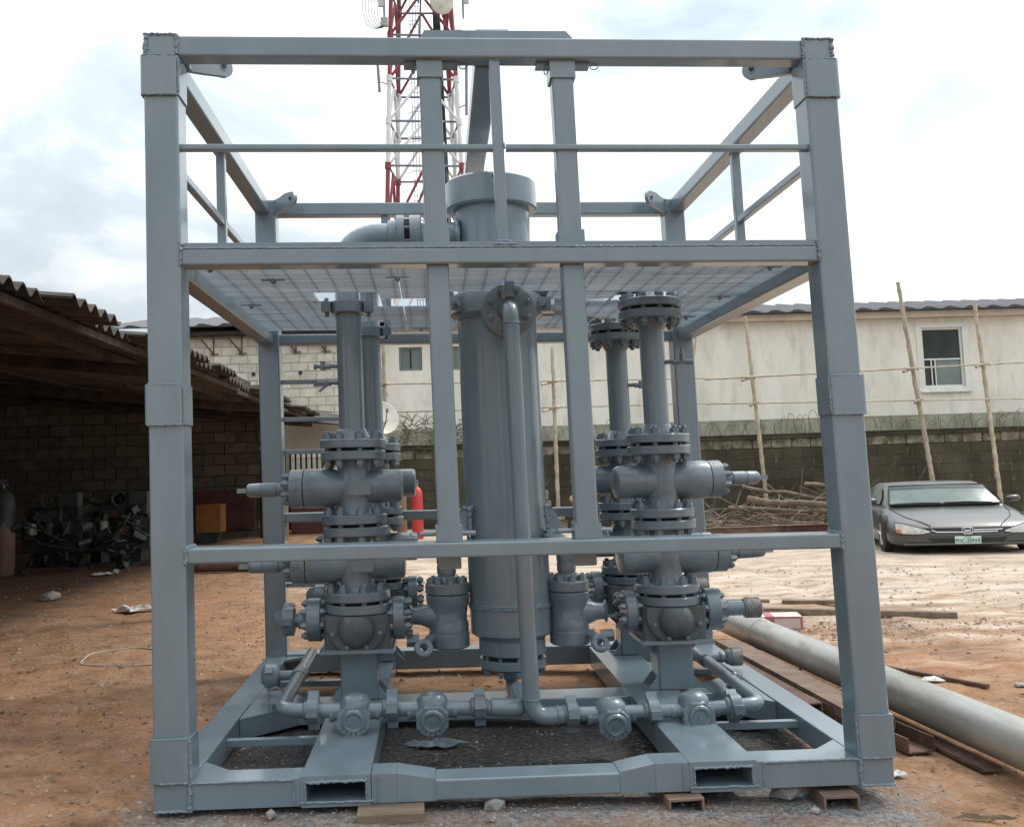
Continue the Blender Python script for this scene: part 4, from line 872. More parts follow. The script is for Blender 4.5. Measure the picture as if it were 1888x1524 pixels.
# windows
for (a, b, c, d), fm, gm, big in ((wins[0], 'framegreen', 'glassgreen', 0), (wins[1], 'framegreen', 'glassgreen', 0), (wins[2], 'framewhite', 'glassdark', 1)):
    m = MB(); t_ = .055
    for q in ((a, b, c, c+t_), (a, b, d-t_, d), (a, a+t_, c+t_, d-t_), (b-t_, b, c+t_, d-t_)): m.bx(q[0], q[1], BY+.05, BY+.13, q[2], q[3])
    wf = bp(m, 'window', fm, sharp=20)
    if big:
        def wq(mb, name, mm, **k): return mb.obj(name, mm, wf, **k)
        zm = c+(d-c)*.47
        m = MB(); m.bx(a+t_, b-t_, BY+.06, BY+.12, zm-.02, zm+.02); wq(m, 'mullion', fm)
        m = MB(); m.bx(a+t_, b-t_, BY+.09, BY+.095, zm+.02, d-t_); wq(m, 'pane', 'glassdark')
        m = MB(); m.bx(a+.42, b-t_, BY+.10, BY+.105, c+t_, zm-.02); wq(m, 'pane', 'glassgreen')
        m = MB(); m.bx(a+t_, a+.42, BY+.105, BY+.11, c+t_, zm-.02); wq(m, 'pane', 'glassdark')
        for xx in (a+.25, a+.36): m = MB(); m.bx(xx, xx+.03, BY+.06, BY+.09, c+t_, zm-.02); wq(m, 'mullion', fm)
        m = MB()
        for q in ((a-.16, b+.16, c-.14, c-.002), (a-.16, b+.16, d+.002, d+.14), (a-.16, a-.002, c-.002, d+.002), (b+.002, b+.16, c-.002, d+.002)): m.bx(q[0], q[1], BY-.018, BY-.002, q[2], q[3])
        wq(m, 'surround', 'framewhite')
    else:
        m = MB(); m.bx(a+t_, b-t_, BY+.10, BY+.105, c+t_, d-t_); m.obj('pane', gm, wf)
        m = MB(); m.bx((a+b)/2-.02, (a+b)/2+.02, BY+.07, BY+.10, c+t_, d-t_); m.obj('mullion', 'black', wf)
m = MB(); m.bx(13.30, 14.76, BY-.09, BY-.019, 3.02, 3.06); bp(m, 'window_sill', 'framewhite')
m = MB(); m.cyl((-1.83, BY-.07, 5.1), (-1.80, BY-.07, .2), .05, n=10); bp(m, 'drain_pipe', 'plaster')

# ================================================================ PERIMETER WALL
WY = 18.4
PWL = thing('perimeter_wall', (5, WY, -.1), 'long low mossy black block wall with pale top course in front of building', 'wall')
m = MB(); m.bx(-1.5, 26, WY+.02, WY+.17, -.2, 1.92); m.obj('core', 'mossmortar', PWL)
n = course_wall(PWL, 'block', 'mossblock', -1.5, 16.2, WY+.015, -.13, 7, .46, .245, .10, gap=.004, jit=.006, maxn=290, fx=.996, fz=.992)
course_wall(PWL, 'cap_block', 'capblock', -1.5, 17, WY+.02, 1.585, 1, .47, .225, .12, gap=.014, jit=.012)
m = MB(); m.bx(-1.52, 26, WY-.10, WY+.24, 1.805, 1.86); m.obj('coping', 'mossmortar', PWL)
m = MB(); m.bx(-1.5, 26, WY+1.2, WY+1.35, 1.0, 2.32); m.obj('render_band', 'copedirt', PWL)
# razor wire coil along the wall
m = MB(); random.seed(11); pts = []; x = -1.45
k = 0
while x < 17:
    a = k*2*pi/14; rr = .24+.07*sin(k*.13)+.05*sin(k*.037); pts.append(V((x+random.uniform(-.02, .02), WY+.07+.22*cos(a)*.8, 2.03+.06*sin(x*.9)+.04*sin(x*2.3)+rr*sin(a)+random.uniform(-.015, .015)))); x += .36/14*(1+.6*sin(k*.031)+.25*sin(k*.11)); k += 1
m.tube(pts, .0065, 4); 
pts = []; x = -1.3; k = 0
while x < 17:
    a = -k*2*pi/14+1; rr = .22+.05*sin(k*.17); pts.append(V((x, WY+.05+.2*cos(a), 2.03+rr*sin(a)))); x += .40/14; k += 1
m.tube(pts, .0065, 4)
m.tube([V((-1.4, WY+.05, 2.3)), V((4, WY+.05, 2.22)), V((10, WY+.05, 2.26)), V((17, WY+.05, 2.2))], .006, 4)
o = m.obj('razor_wire', 'wire', None, origin=(8, WY, 1.86)); tag(o, 'tangled razor wire coils along the top of the mossy wall', 'razor wire')
random.seed(12)
m = MB()
for i in range(150):
    p = V((random.uniform(-1.2, .6), WY+random.uniform(-.1, .3), random.uniform(1.88, 2.5)-.0)); d = V((random.uniform(-1, 1), random.uniform(-.4, .4), random.uniform(-.3, .6))).normalized(); m.tube([p, p+d*.15+V((0, 0, .03)), p+d*.32], [.012, .009, .004], 4)
o = m.obj('dry_creeper', 'wood2', None, origin=(-.3, WY, 1.86)); tag(o, 'heap of dry creeper on the wall top beside the dish', 'creeper', kind='stuff')

# ================================================================ BAMBOO SCAFFOLD POLES
def pole(p0, p1, r, label, name='bamboo_pole', bend=.03):
    p0, p1 = V(p0), V(p1); L = (p1-p0).length; n = max(6, int(L/.11)); path = []; rs = []; side = V((random.uniform(-1, 1), random.uniform(-.3, .3), 0))
    for i in range(n+1):
        q = i/n; path.append(p0.lerp(p1, q)+side*bend*sin(q*pi)+V((random.uniform(-1, 1), random.uniform(-1, 1), 0))*.006); rs.append(r*.82*(1-.25*q)*(1.22 if i % 4 == 0 else 1.0))
    m = MB().tube(path, rs, 9); o = m.obj(name, 'bamboo', None, origin=p0, sharp=60); return tag(o, label, 'pole', 'bamboo scaffold poles')
pole((7.38, 18.1, .0), (7.08, 18.0, 4.70), .062, 'leaning bamboo pole rising behind the brush pile to the roof edge')
pole((11.45, 18.05, -.1), (10.85, 18.0, 5.44), .072, 'tallest leaning bamboo pole, standing behind the car and above the roof')
pole((12.9, 17.9, -.12), (12.70, 18.0, 4.87), .065, 'leaning bamboo pole just right of the white framed window')
pole((2.47, 18.1, -.05), (2.46, 18.0, 4.09), .06, 'upright bamboo pole between the vessel and the right front post')
pole((-1.42, 17.95, 0), (-1.45, 18.0, 4.25), .06, 'upright bamboo pole behind the satellite dish')
pole((5.86, 19.6, 1.9), (6.35, 19.5, 4.7), .045, 'thin bamboo pole leaning right, behind the rear right post')
random.seed(21)
pole((-1.8, 17.92, 3.33), (6.4, 17.92, 3.25), .026, 'upper horizontal bamboo tie across the left half of the wall', bend=.04)
pole((6.0, 17.86, 3.22), (13.9, 17.86, 3.42), .028, 'upper horizontal bamboo tie running past the white window', bend=.04)
pole((-1.8, 17.92, 2.68), (6.4, 17.92, 2.67), .024, 'lower horizontal bamboo tie across the left half of the wall', bend=.04)
pole((6.0, 17.86, 2.65), (13.9, 17.86, 2.55), .024, 'lower horizontal bamboo tie just above the razor wire on the right', bend=.04)
for i, (x, z, dx) in enumerate(((7.12, 3.24, .28), (7.2, 2.65, .2), (11.05, 3.34, .35), (11.15, 2.6, .22), (12.82, 3.4, .35), (2.46, 3.28, .3), (2.46, 2.67, .3), (-1.45, 3.33, .22))):
    m = MB(); m.cyl((x-dx, 17.75, z-.08), (x+dx*.6, 18.35, z+.06), .035, n=8); m.tube([V((x+.09*cos(a), 17.95+.09*sin(a), z+.03*sin(3*a))) for a in [2*pi*k/10 for k in range(21)]], .018, 5)
    o = m.obj('bamboo_putlog', 'bamboo', None, origin=(x, 17.95, z))
    lab = ['upper lashed stub on the pole behind the brush pile', 'lower lashed stub on the pole behind the brush pile', 'upper lashed stub on the tallest pole behind the car', 'lower lashed stub on the tallest pole behind the car',
           'lashed stub on the pole right of the white window', 'upper lashed stub on the pole right of the vessel', 'lower lashed stub on the pole right of the vessel', 'lashed stub on the pole above the satellite dish']
    tag(o, 'short bamboo stub, '+lab[i], 'pole', 'lashed bamboo stubs')

# ================================================================ SATELLITE DISH
SD = thing('satellite_dish', (-1.44, 17.3, 0), 'stained cream satellite dish on a thin mast in front of the wall', 'satellite dish')
dax = V((.45, -1, .42)).normalized(); c = V((-1.49, 17.3, 2.53))
m = MB(); m.lathe(c, dax, [(-.10, 0), (-.095, .10), (-.07, .22), (-.03, .33), (.005, .39), (.0, .40), (-.04, .34), (-.08, .22), (-.105, .10), (-.11, 0)], 36); m.obj('reflector', 'dish', SD)
m = MB(); m.cyl((-1.44, 17.36, 0), (-1.44, 17.36, 2.45), .035, n=10); m.obj('mast', 'plaster2', SD)
m = MB(); m.tube([c-V((0, 0, .36)), c+dax*.25-V((0, 0, .2)), c+dax*.36], .012, 6); m.box(c+dax*.36, (.05, .05, .08)); m.tube([c+V((-.15, -.05, -.2)), c+V((.0, -.3, -.3)), c+V((.15, -.12, -.05))], .01, 5); m.obj('feed_arm', 'wire', SD)

# ================================================================ YARD END behind the shed: small store, awning, gate
ST = thing('small_store', (-3.0, 19, 0), 'small cream rendered store with dark awning beyond the shed', 'store')
m = MB(); m.bx(-4.2, -1.55, 18.8, 19.0, 1.86, 2.75); m.obj('front_wall', 'plaster', ST); m = MB(); m.bx(-4.2, -3.75, 18.8, 19.0, 0, 1.855); m.bx(-2.9, -1.55, 18.8, 19.0, 0, 1.855); m.obj('front_wall', 'plaster', ST)
m = MB(); m.add([(-4.3, 17.3, 2.62), (-2.3, 17.3, 2.36), (-2.3, 19.2, 2.72), (-4.3, 19.2, 2.95), (-4.3, 17.3, 2.66), (-2.3, 17.3, 2.40), (-2.3, 19.2, 2.76), (-4.3, 19.2, 2.99)], [(3, 2, 1, 0), (4, 5, 6, 7), (0, 1, 5, 4), (1, 2, 6, 5), (2, 3, 7, 6), (3, 0, 4, 7)]); m.obj('awning', 'roof', ST)
GT = thing('barred_gate', (-3.3, 17.9, 0), 'dark barred steel gate between shed and valve stack', 'gate')
m = MB(); m.bx(-3.75, -2.85, 17.86, 17.94, 1.80, 1.86); m.bx(-3.75, -2.85, 17.86, 17.94, .1, 1.35); m.obj('frame', 'redsheet', GT)
for i in range(8): x = -3.72+i*.12; m = MB(); m.bx(x-.02, x+.02, 17.885, 17.915, 1.351, 1.799); m.obj('bar', 'black', GT)
RT = MB(); RT.bx(-3.5, -1.75, 17.2, 17.75, .02, .98); RT.bx(-3.52, -1.73, 17.18, 17.77, .981, 1.03); o = RT.obj('red_tank', 'redsheet', None, origin=(-2.6, 17.5, 0)); tag(o, 'dark red steel tank standing behind the left valve stack', 'tank')
def gas_cyl(loc, r, h, mt, label, mt2=None, split=.5, valve=True):
    t = thing('gas_cylinder', loc, label, 'gas cylinder', 'gas cylinders in the yard')
    x, y, z = loc
    m = MB(); m.lathe(loc, (0, 0, 1), [(0, r*.9), (.03, r), (h*split if mt2 else h*.8, r)]+([] if mt2 else [(h*.88, r*.93), (h*.94, r*.7), (h*.975, r*.35), (h, r*.2)]), 22); m.obj('body', mt, t)
    if mt2: m = MB(); m.lathe(loc, (0, 0, 1), [(h*split+.001, r), (h*.8, r), (h*.88, r*.93), (h*.94, r*.7), (h*.975, r*.35), (h, r*.2)], 22); m.obj('shoulder', mt2, t)
    m = MB(); m.cyl((x, y, z+h), (x, y, z+h+.07), r*.16, n=10); m.cyl((x-r*.4, y, z+h+.05), (x+r*.4, y, z+h+.05), r*.1, n=8); m.torus((x, y, z+h+.10), (0, .4, 1), r*.28, r*.05, 14, 6); m.obj('valve', 'steel', t)
    return t
gas_cyl((-.72, 15.4, gz(-.7)), .115, 1.05, 'cylred', 'bright red gas cylinder left of the vessel')
gas_cyl((-1.06, 16.1, gz(-1)), .105, 1.12, 'cylbrown', 'brown gas cylinder beside the bright red one')
gas_cyl((-3.42, 15.6, .04), .11, 1.05, 'cylbrown', 'brown gas cylinder just right of the left rear post')
# low clutter at the foot of the wall, right of the vessel
CB = thing('block_stack', (2.0, 17.4, -.1), 'small stack of concrete blocks at the wall foot right of the vessel', 'block stack')
for (x, z) in ((1.9, .15), (2.35, .15), (1.85, .37), (2.3, .37), (2.0, .59), (1.95, .82), (2.9, .13), (3.3, .13), (3.1, .35), (3.75, .12)):
    m = MB(); m.box((x, 17.4+random.uniform(-.06, .06), z-.12), (.42, .2, .2), random.uniform(-.1, .1)); m.obj('block', 'capblock', CB, sharp=20)
m = MB(); m.torus((2.75, 16.6, .58), (.2, -.5, 1), .2, .03, 20, 8); o = m.obj('hose_coil', 'orange', None, origin=(2.7, 16.8, .4)); tag(o, 'orange hose coil seen just right of the vessel', 'hose')

# ================================================================ SHED on the left
SH = thing('open_shed', (-7, 8, 0), 'dark open workshop shed with sagging corrugated roof along the left side', 'shed')
random.seed(33)
EX, EZ, SLOPE = -2.8, 2.60, .11
# corrugated sheets: ridges run down to the eave, eave edge towards the yard
y = .3; si = 0
while y < 17.4:
    wd = 1.0; pitch = .2 if si < 9 else .2
    dz = random.uniform(-.035, .03)-(.05 if y < 3.2 else .02); dx = random.uniform(-.16, .14); n = int(wd/pitch*8)
    vs = []; fs = []
    for i in range(n+1):
        yy = y+wd*i/n; h = .032*sin(2*pi*(yy-y)/pitch)
        for j in range(4):
            q = j/3; x = EX+dx-q*8.4; z = EZ+dz+SLOPE*q*8.4+h-.05*sin(q*pi)+.012*sin(yy*1.1); vs += [V((x, yy, z)), V((x, yy, z-.012))]
    for i in range(n):
        for j in range(3):
            a = (i*4+j)*2; b = ((i+1)*4+j)*2; fs += [(a, b, b+2, a+2), (a+3, b+3, b+1, a+1)]
        a = (i*4)*2; b = ((i+1)*4)*2; fs.append((a+1, b+1, b, a))
    MB().add(vs, fs).obj('roof_sheet', 'roof', SH, sharp=60)
    y += wd-.06; si += 1
for x, ww in ((-2.98, .06), (-3.5, .08), (-4.6, .06), (-5.9, .09), (-7.3, .09), (-8.8, .09), (-10.3, .09)):
    z = EZ+SLOPE*(EX-x)-.10; yy = .3
    while yy < 17:
        L = random.uniform(4.2, 5.8); e = min(17.2, yy+L); m = MB(); m.beam((x+random.uniform(-.03, .03), yy, z+random.uniform(-.03, .01)), (x+random.uniform(-.03, .03), e, z+random.uniform(-.03, .01)), ww*.7, ww, .004); m.obj('purlin', 'darkwood', SH, sharp=20); yy = e+.02
for yy in (.5, 5.35, 10.9, 16.4):
    m = MB(); m.beam((EX-.1, yy, EZ-.22), (-11.1, yy, EZ-.22+SLOPE*8.2), .09, .12, .006); m.obj('rafter', 'darkwood', SH, sharp=20)
    for x in (-2.87, -6.9):
        if x < -5 and yy > 2: continue
        if yy > 16: x = -3.95
        m = MB(); m.cyl((x, yy, 0), (x, yy, EZ-.28+SLOPE*(EX-x)), .07, .055, n=10); m.obj('shed_post', 'darkwood', SH)
SWY = 16.9
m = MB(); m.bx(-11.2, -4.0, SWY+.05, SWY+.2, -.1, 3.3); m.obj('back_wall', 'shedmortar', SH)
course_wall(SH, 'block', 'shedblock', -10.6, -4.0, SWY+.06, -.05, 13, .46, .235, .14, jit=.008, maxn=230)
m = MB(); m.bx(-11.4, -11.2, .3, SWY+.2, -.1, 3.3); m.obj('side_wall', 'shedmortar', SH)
m = MB(); m.bx(-11.2, -2.85, .2, .35, -.1, 2.75); m.obj('front_wall', 'shedmortar', SH)  # out-of-view end wall, added to keep daylight out of the shed
m = MB(); m.bx(-3.02, -2.98, 7.2, 9.9, EZ-.03, EZ+.10); m.obj('eave_board', 'darkwood', SH)
m = MB(); m.box((-4.02, SWY-.03, 1.93), (.16, .02, .12), 0, .3, .3); m.obj('switch_box', 'paper', SH); m = MB(); m.tube([V((-4.05, SWY-.05, 1.9)), V((-4.06, SWY-.05, 1.2)), V((-4.12, SWY-.05, .4))], .012, 5); m.obj('cable', 'black', SH)
m = MB(); m.bx(-7.2, -4.2, SWY-.12, SWY-.04, .25, 1.05); o = m.obj('leaning_sheet', 'redsheet', None, origin=(-5, SWY, .2)); tag(o, 'dark red sheet leaning on the back wall of the shed', 'sheet')
# machinery in the shed
def engine(loc, s, label, seed, gm='engine'):
    rnd = random.Random(seed); t = thing('scrap_engine', loc, label, 'engine', 'old engines in the shed'); L = V(loc)
    def ep(mb, name, m): return mb.obj(name, m, t, sharp=30)
    m = MB(); m.bx(L.x-.42*s, L.x+.42*s, L.y-.3*s, L.y+.3*s, L.z+.28*s, L.z+.74*s); m.bx(L.x-.36*s, L.x+.36*s, L.y-.24*s, L.y+.24*s, L.z+.741*s, L.z+.95*s); ep(m, 'engine_block', gm)
    m = MB(); m.bx(L.x-.30*s, L.x+.26*s, L.y-.2*s, L.y+.2*s, L.z+.06*s, L.z+.279*s); ep(m, 'sump', 'engine')
    for sx in (-1, 1): m = MB(); m.beam((L.x-.5*s, L.y+sx*.26*s, L.z+.03), (L.x+.5*s, L.y+sx*.26*s, L.z+.03), .08, .06, .005); ep(m, 'skid_rail', 'rust')
    m = MB(); m.cyl((L.x+.45*s, L.y-.05, L.z+.55*s), (L.x+.52*s, L.y-.05, L.z+.55*s), .14*s, n=24); m.cyl((L.x+.52*s, L.y-.05, L.z+.55*s), (L.x+.56*s, L.y-.05, L.z+.55*s), .07*s, n=18); ep(m, 'pulley', 'engine')
    m = MB(); m.torus((L.x-.05*s, L.y-.28*s, L.z+1.05*s), (.3, -1, .1), .11*s, .028*s, 20, 8); ep(m, 'intake_hose', 'engine')
    for k in range(3):
        x = L.x+(-.25+.24*k)*s; m = MB(); m.cyl((x, L.y-.36*s, L.z+.55*s), (x, L.y-.36*s, L.z+.72*s), .07*s, n=14, ch=.01); ep(m, 'filter', 'whiteplastic' if k == 0 else 'cylgrey')
    m = MB(); m.bx(L.x+.1*s, L.x+.38*s, L.y-.30*s, L.y-.1*s, L.z+.951*s, L.z+1.15*s); ep(m, 'air_box', 'enginegrn')
    for k in range(6):
        p = L+V((rnd.uniform(-.4, .4), -.33, rnd.uniform(.3, 1.0)))*s; q = L+V((rnd.uniform(-.5, .5), -.38, rnd.uniform(.2, 1.1)))*s; m = MB(); m.tube([p, (p+q)/2+V((0, -.12*s, -.08*s)), q], .018*s, 6); ep(m, 'pipe', rnd.choice(['engine', 'engine', 'steel', 'cylgrey']))
    for k in range(5): m = MB(); p = L+V((rnd.uniform(-.4, .4), -.32, rnd.uniform(.35, .9)))*s; m.box(p, (rnd.uniform(.08, .16)*s, .1*s, rnd.uniform(.06, .14)*s), rnd.uniform(-.2, .2)); ep(m, 'housing', rnd.choice(['engine', 'enginegrn', 'engine', 'rust']))
engine((-6.05, 10.9, .04), 1.0, 'oily black scrap engine with white filters on the left of the shed', 1)
engine((-5.15, 11.3, .04), .98, 'greenish scrap engine with coiled hose nearer the yard', 2, 'enginegrn')
random.seed(71); m = MB()
for i in range(90):
    p = V((random.uniform(-6.6, -4.75), random.uniform(10.3, 11.6), .05+random.random()**1.5*1.05)); k = random.random()
    if k < .4: m.box(p, (random.uniform(.05, .2), random.uniform(.05, .2), random.uniform(.04, .16)), random.uniform(0, 3), random.uniform(-.6, .6), random.uniform(-.6, .6))
    elif k < .7: d = V((random.uniform(-1, 1), random.uniform(-1, .2), random.uniform(-.5, .5))).normalized(); m.cyl(p, p+d*random.uniform(.1, .35), random.uniform(.02, .07), n=10)
    else: q = p+V((random.uniform(-.4, .4), random.uniform(-.3, .1), random.uniform(-.3, .2))); m.tube([p, (p+q)/2+V((0, -.1, random.uniform(-.1, .12))), q], .014, 5)
o = m.obj('scrap_heap', 'engine', None, origin=(-5.6, 11, .04)); tag(o, 'tangled heap of small oily machine parts around the scrap engines', 'scrap', kind='stuff')
gas_cyl((-6.62, 10.3, .04), .17, 1.25, 'cylbrown', 'tall brown cylinder with dark shoulder at the left picture edge', 'cylgrey', .55)
OB = thing('orange_box', (-4.8, 15.6, .04), 'orange enamelled machine cover on the shed floor beside the post', 'box')
m = MB(); m.bx(-5.1, -4.62, 15.4, 15.9, .25, .80); m.obj('cover', 'orange', OB, sharp=20); m = MB(); m.bx(-5.05, -4.7, 15.45, 15.85, .04, .249); m.obj('base', 'engine', OB, sharp=20)
OB2 = thing('orange_guard', (-5.75, 14.6, .04), 'sloping orange machine guard half hidden by the left front post', 'guard')
m = MB(); m.prof([(0, 0), (.75, 0), (.75, .62), (.3, .62), (.05, .2)], (-6.1, 14.5, .1), (-6.1, 14.9, .1), V((1, 0, 0)), V((0, 0, 1))); m.obj('cover', 'orange', OB2, sharp=20)
m = MB(); m.bx(-6.0, -5.4, 14.52, 14.88, .0, .099); m.obj('base', 'engine', OB2)

# ================================================================ TELECOM TOWER
TW = thing('telecom_tower', (-.4, 45, -.1), 'red and white lattice telecom tower rising behind the skid', 'tower')
base = [V((-2.95, 44.2, 0)), V((2.15, 44.6, 0)), V((1.9, 48.4, 0)), V((-2.4, 48.2, 0))]; top = [V((-1.75, 44.8, 31)), V((1.05, 45, 31)), V((.75, 46.8, 31)), V((-1.45, 46.8, 31))]
def leg(i, z): return base[i].lerp(top[i], z/31)
zs = [0, 4.3, 8.6, 12.9, 17.0, 19.4, 21.7, 24.1, 26.4, 28.7, 31]
def tcol(z): return 'red' if z < 4 or 12.5 < z < 17 or z > 21.6 else 'white'
for a, b in zip(zs[:-1], zs[1:]):
    cm = tcol((a+b)/2)
    for i in range(4):
        j = (i+1) % 4
        m = MB(); m.cyl(leg(i, a), leg(i, b), .115, n=10); m.obj('leg', cm, TW)
        mid = (leg(i, b)+leg(j, b))/2
        m = MB(); m.cyl(leg(i, a), mid, .075, n=8); m.obj('brace', cm, TW); m = MB(); m.cyl(leg(j, a), mid, .075, n=8); m.obj('brace', cm, TW)
        m = MB(); m.cyl(leg(i, b), leg(j, b), .06, n=6); m.obj('brace', 'steel' if cm == 'white' else 'steel', TW)
        m = MB(); m.cyl(leg(i, b)-V((0, 0, .18)), leg(i, b)+V((0, 0, .15)), .165, n=10); m.obj('leg_joint', cm, TW)
    m = MB(); m.cyl((leg(0, a)+leg(2, a))/2, (leg(0, b)+leg(1, b))/2, .05, n=6); m.obj('brace', 'steel', TW)
# ladder with hoops and feeder cables inside
m = MB()
for dx in (-.22, -.08, .08, .22): m.cyl((-.75+dx, 45.6, 0), (-.75+dx, 45.6, 31), .018, n=5)
z = .5
while z < 31: m.cyl((-.97, 45.6, z), (-.53, 45.6, z), .016, n=5); z += .8
z = 2.5
while z < 31: m.tube([V((-.75+.42*cos(a), 45.6-.5*sin(a)*.9, z)) for a in [pi*k/8 for k in range(9)]], .016, 5); z += 1.6
m.obj('ladder', 'steel', TW)
m = MB()
for k, dx in enumerate((.0, .1, .19, .3, -.1)): m.tube([V((.65+dx, 45.3+.05*k, 0)), V((.55+dx, 45.3, 15)), V((.38+dx*.8, 45.3, 24)), V((.3+dx*.6, 45.3, 31))], .05, 6)
m.obj('feeder_cable', 'engine', TW)
for k, (x, y, z, r, ax) in enumerate(((.75, 43.9, 25.5, .62, (.35, -1, -.25)), (.35, 43.8, 28.4, .5, (-.2, -1, -.1)))):
    m = MB(); m.lathe((x, y, z), ax, [(-.42, .12), (-.40, r*.6), (-.25, r*.95), (-.05, r), (.0, r), (.03, r*.92), (.02, 0)], 30); m.obj('dish_antenna', 'dish', TW); m = MB(); m.cyl((x-.2, y+.5, z-1), (x-.2, y+.5, z+1), .05, n=8); m.box((x-.1, y+.5, z), (.25, .3, .3)); m.obj('dish_mount', 'engine', TW)
for (x, y, z, h) in ((2.0, 44.3, 26.9, 2.6), (-2.45, 44.2, 27.0, 3.2), (-2.75, 44.4, 28.6, 2.2)):
    m = MB(); m.beam((x, y, z-h/2), (x, y, z+h/2), .30, .16, .03, upv=(0, 1, 0)); m.obj('panel_antenna', 'antenna', TW); m = MB(); m.cyl((x-.15*(1 if x > 0 else -1), y+.25, z-h/2-.7), (x-.15*(1 if x > 0 else -1), y+.25, z+h/2+.1), .055, n=8); m.beam((x-.15*(1 if x > 0 else -1), y+.25, z), (leg(1 if x > 0 else 0, z)), .06, .06, .01); m.obj('antenna_pipe', 'steel', TW)
for (x, z) in ((-2.3, 24.6), (-2.62, 26.1), (1.55, 23.9)):
    m = MB(); m.beam((x, 44.3, z-.22), (x, 44.3, z+.22), .38, .25, .03, upv=(0, 1, 0)); 
    for k in range(5): m.bx(x-.18, x+.18, 44.15, 44.17, z-.18+k*.09, z-.15+k*.09)
    m.obj('radio_unit', 'antenna', TW, sharp=25)
for (x, y, z0, z1) in ((-2.62, 44.2, 20.8, 23.0), (1.85, 44.4, 19.6, 23.2)):
    m = MB(); m.cyl((x, y, z0), (x-.1*(1 if x < 0 else -1), y, z1), .075, n=8); m.beam((x, y, z0+.55), leg(0 if x < 0 else 1, z0+.55), .05, .05, .008); m.obj('antenna_pipe', 'steel', TW)
random.seed(8)
for k in range(6):
    a = V((-2.35, 44.25, 24.3)); r_ = .35+.14*k; m = MB(); m.tube([a+V((-r_*.9*sin(pi*q)-.05*k*q, 0, -.5*sin(2*pi*q)*r_*.9+q*2.1)) for q in [i/16 for i in range(17)]], .017, 5); m.obj('jumper_cable', 'black', TW)
# ================================================================ CAR
CAR = thing('parked_car', (7.43, 9.75, gz(7)), 'dusty dark grey saloon car parked nose-on at the right, in front of wall', 'car')
CO = V((7.43, 9.75, gz(7))); CR = Matrix.Rotation(radians(-13), 3, 'Z')
def kp_(mb, name, m, par=None, **k):
    mb.v = [CR @ V((p.x*.88, p.y*.76, p.z*1.06))+CO for p in mb.v]; return mb.obj(name, m, par or CAR, **k)
def loft(secs, close_front=True, close_back=True):
    m = MB(); full = []
    for y, half in secs:
        row = [V((x, y, z)) for x, z in half]+[V((-x, y, z)) for x, z in reversed(half) if abs(x) > 1e-6]
        full.append(row)
    n = len(full[0]); vs = [p for r in full for p in r]; fs = []
    for j in range(len(full)-1):
        for i in range(n): fs.append((j*n+i, j*n+(i+1) % n, (j+1)*n+(i+1) % n, (j+1)*n+i))
    if close_front: fs.append(tuple(range(n-1, -1, -1)))
    if close_back: fs.append(tuple((len(full)-1)*n+i for i in range(n)))
    return m.add(vs, fs)
def bsec(w, zb, zm, zs, zt):
    return [(0, zb), (w*.55, zb), (w*.86, zb+.004), (w*.965, zb+.035), (w*.995, (zb+zm)/2), (w, zm), (w*.99, (zm+zs)/2), (w*.965, zs), (w*.92, zs+(zt-zs)*.55), (w*.84, zt-.012), (w*.6, zt), (w*.3, zt+.006), (0, zt+.008)]
key = [(0.0, .70, .16, .25, .31, .345), (.03, .86, .13, .25, .325, .368), (.08, .985, .115, .255, .34, .39), (.18, 1.10, .105, .26, .37, .425), (.32, 1.165, .10, .27, .405, .46), (.5, 1.19, .10, .28, .435, .495), (.9, 1.20, .10, .30, .485, .56), (1.32, 1.20, .10, .32, .525, .615),
       (1.6, 1.20, .10, .33, .55, .635), (2.6, 1.20, .10, .34, .57, .65), (3.6, 1.20, .10, .35, .58, .66), (4.1, 1.19, .11, .35, .585, .665), (4.5, 1.15, .13, .35, .575, .65), (4.66, 1.05, .18, .34, .54, .60)]
secs = []
for a, b in zip(key[:-1], key[1:]):
    for q in (0, .5):
        s_ = q; secs.append((a[0]+(b[0]-a[0])*s_, bsec(*[a[k]+(b[k]-a[k])*s_ for k in range(1, 6)])))
secs.append((key[-1][0], bsec(*key[-1][1:])))
kp_(loft(secs), 'body', 'carpaint', sharp=50)
def gsec(wb, zb, wt, zt): return [(0, zb), (wb, zb), (wb*.35+wt*.65, zb*.35+zt*.65), (wt, zt-.035), (wt*.93, zt-.012), (wt*.5, zt), (0, zt+.006)]
gk = [(1.28, 1.02, .58, 1.0, .60), (1.62, 1.07, .58, .93, .765), (1.98, 1.09, .58, .86, .905), (2.2, 1.09, .58, .845, .945), (2.6, 1.09, .58, .84, .965), (3.0, 1.09, .58, .84, .955), (3.35, 1.07, .58, .86, .90), (3.95, 1.03, .58, .95, .66)]
kp_(loft([(k[0], gsec(*k[1:])) for k in gk]), 'cabin', 'carpaint', sharp=50)
def quadstrip(rows): 
    m = MB(); n = len(rows[0]); vs = [p for r in rows for p in r]; fs = []
    for j in range(len(rows)-1):
        for i in range(n-1): fs.append((j*n+i, j*n+i+1, (j+1)*n+i+1, (j+1)*n+i))
    return m.add(vs, fs)
rows = []
for j in range(5):
    q = j/4; y = 1.34+(1.93-1.34)*q; z = .642+(.893-.642)*q; w = .93+(.80-.93)*q
    rows.append([V((w*s_, y-.012-.05*(1-s_*s_)*(1-q), z+.014*(1-s_*s_)+.008)) for s_ in [-1+i/5 for i in range(11)]])
kp_(quadstrip(rows), 'windscreen', 'carglass', sharp=180)
rows = []
for j in range(2):
    q = .80+.2*j; y = 1.34+.59*q; z = .642+.251*q; w = .93-.13*q
    rows.append([V((w*s_, y-.014-.05*(1-s_*s_)*(1-q), z+.014*(1-s_*s_)+.011)) for s_ in [-1+i/5 for i in range(11)]])
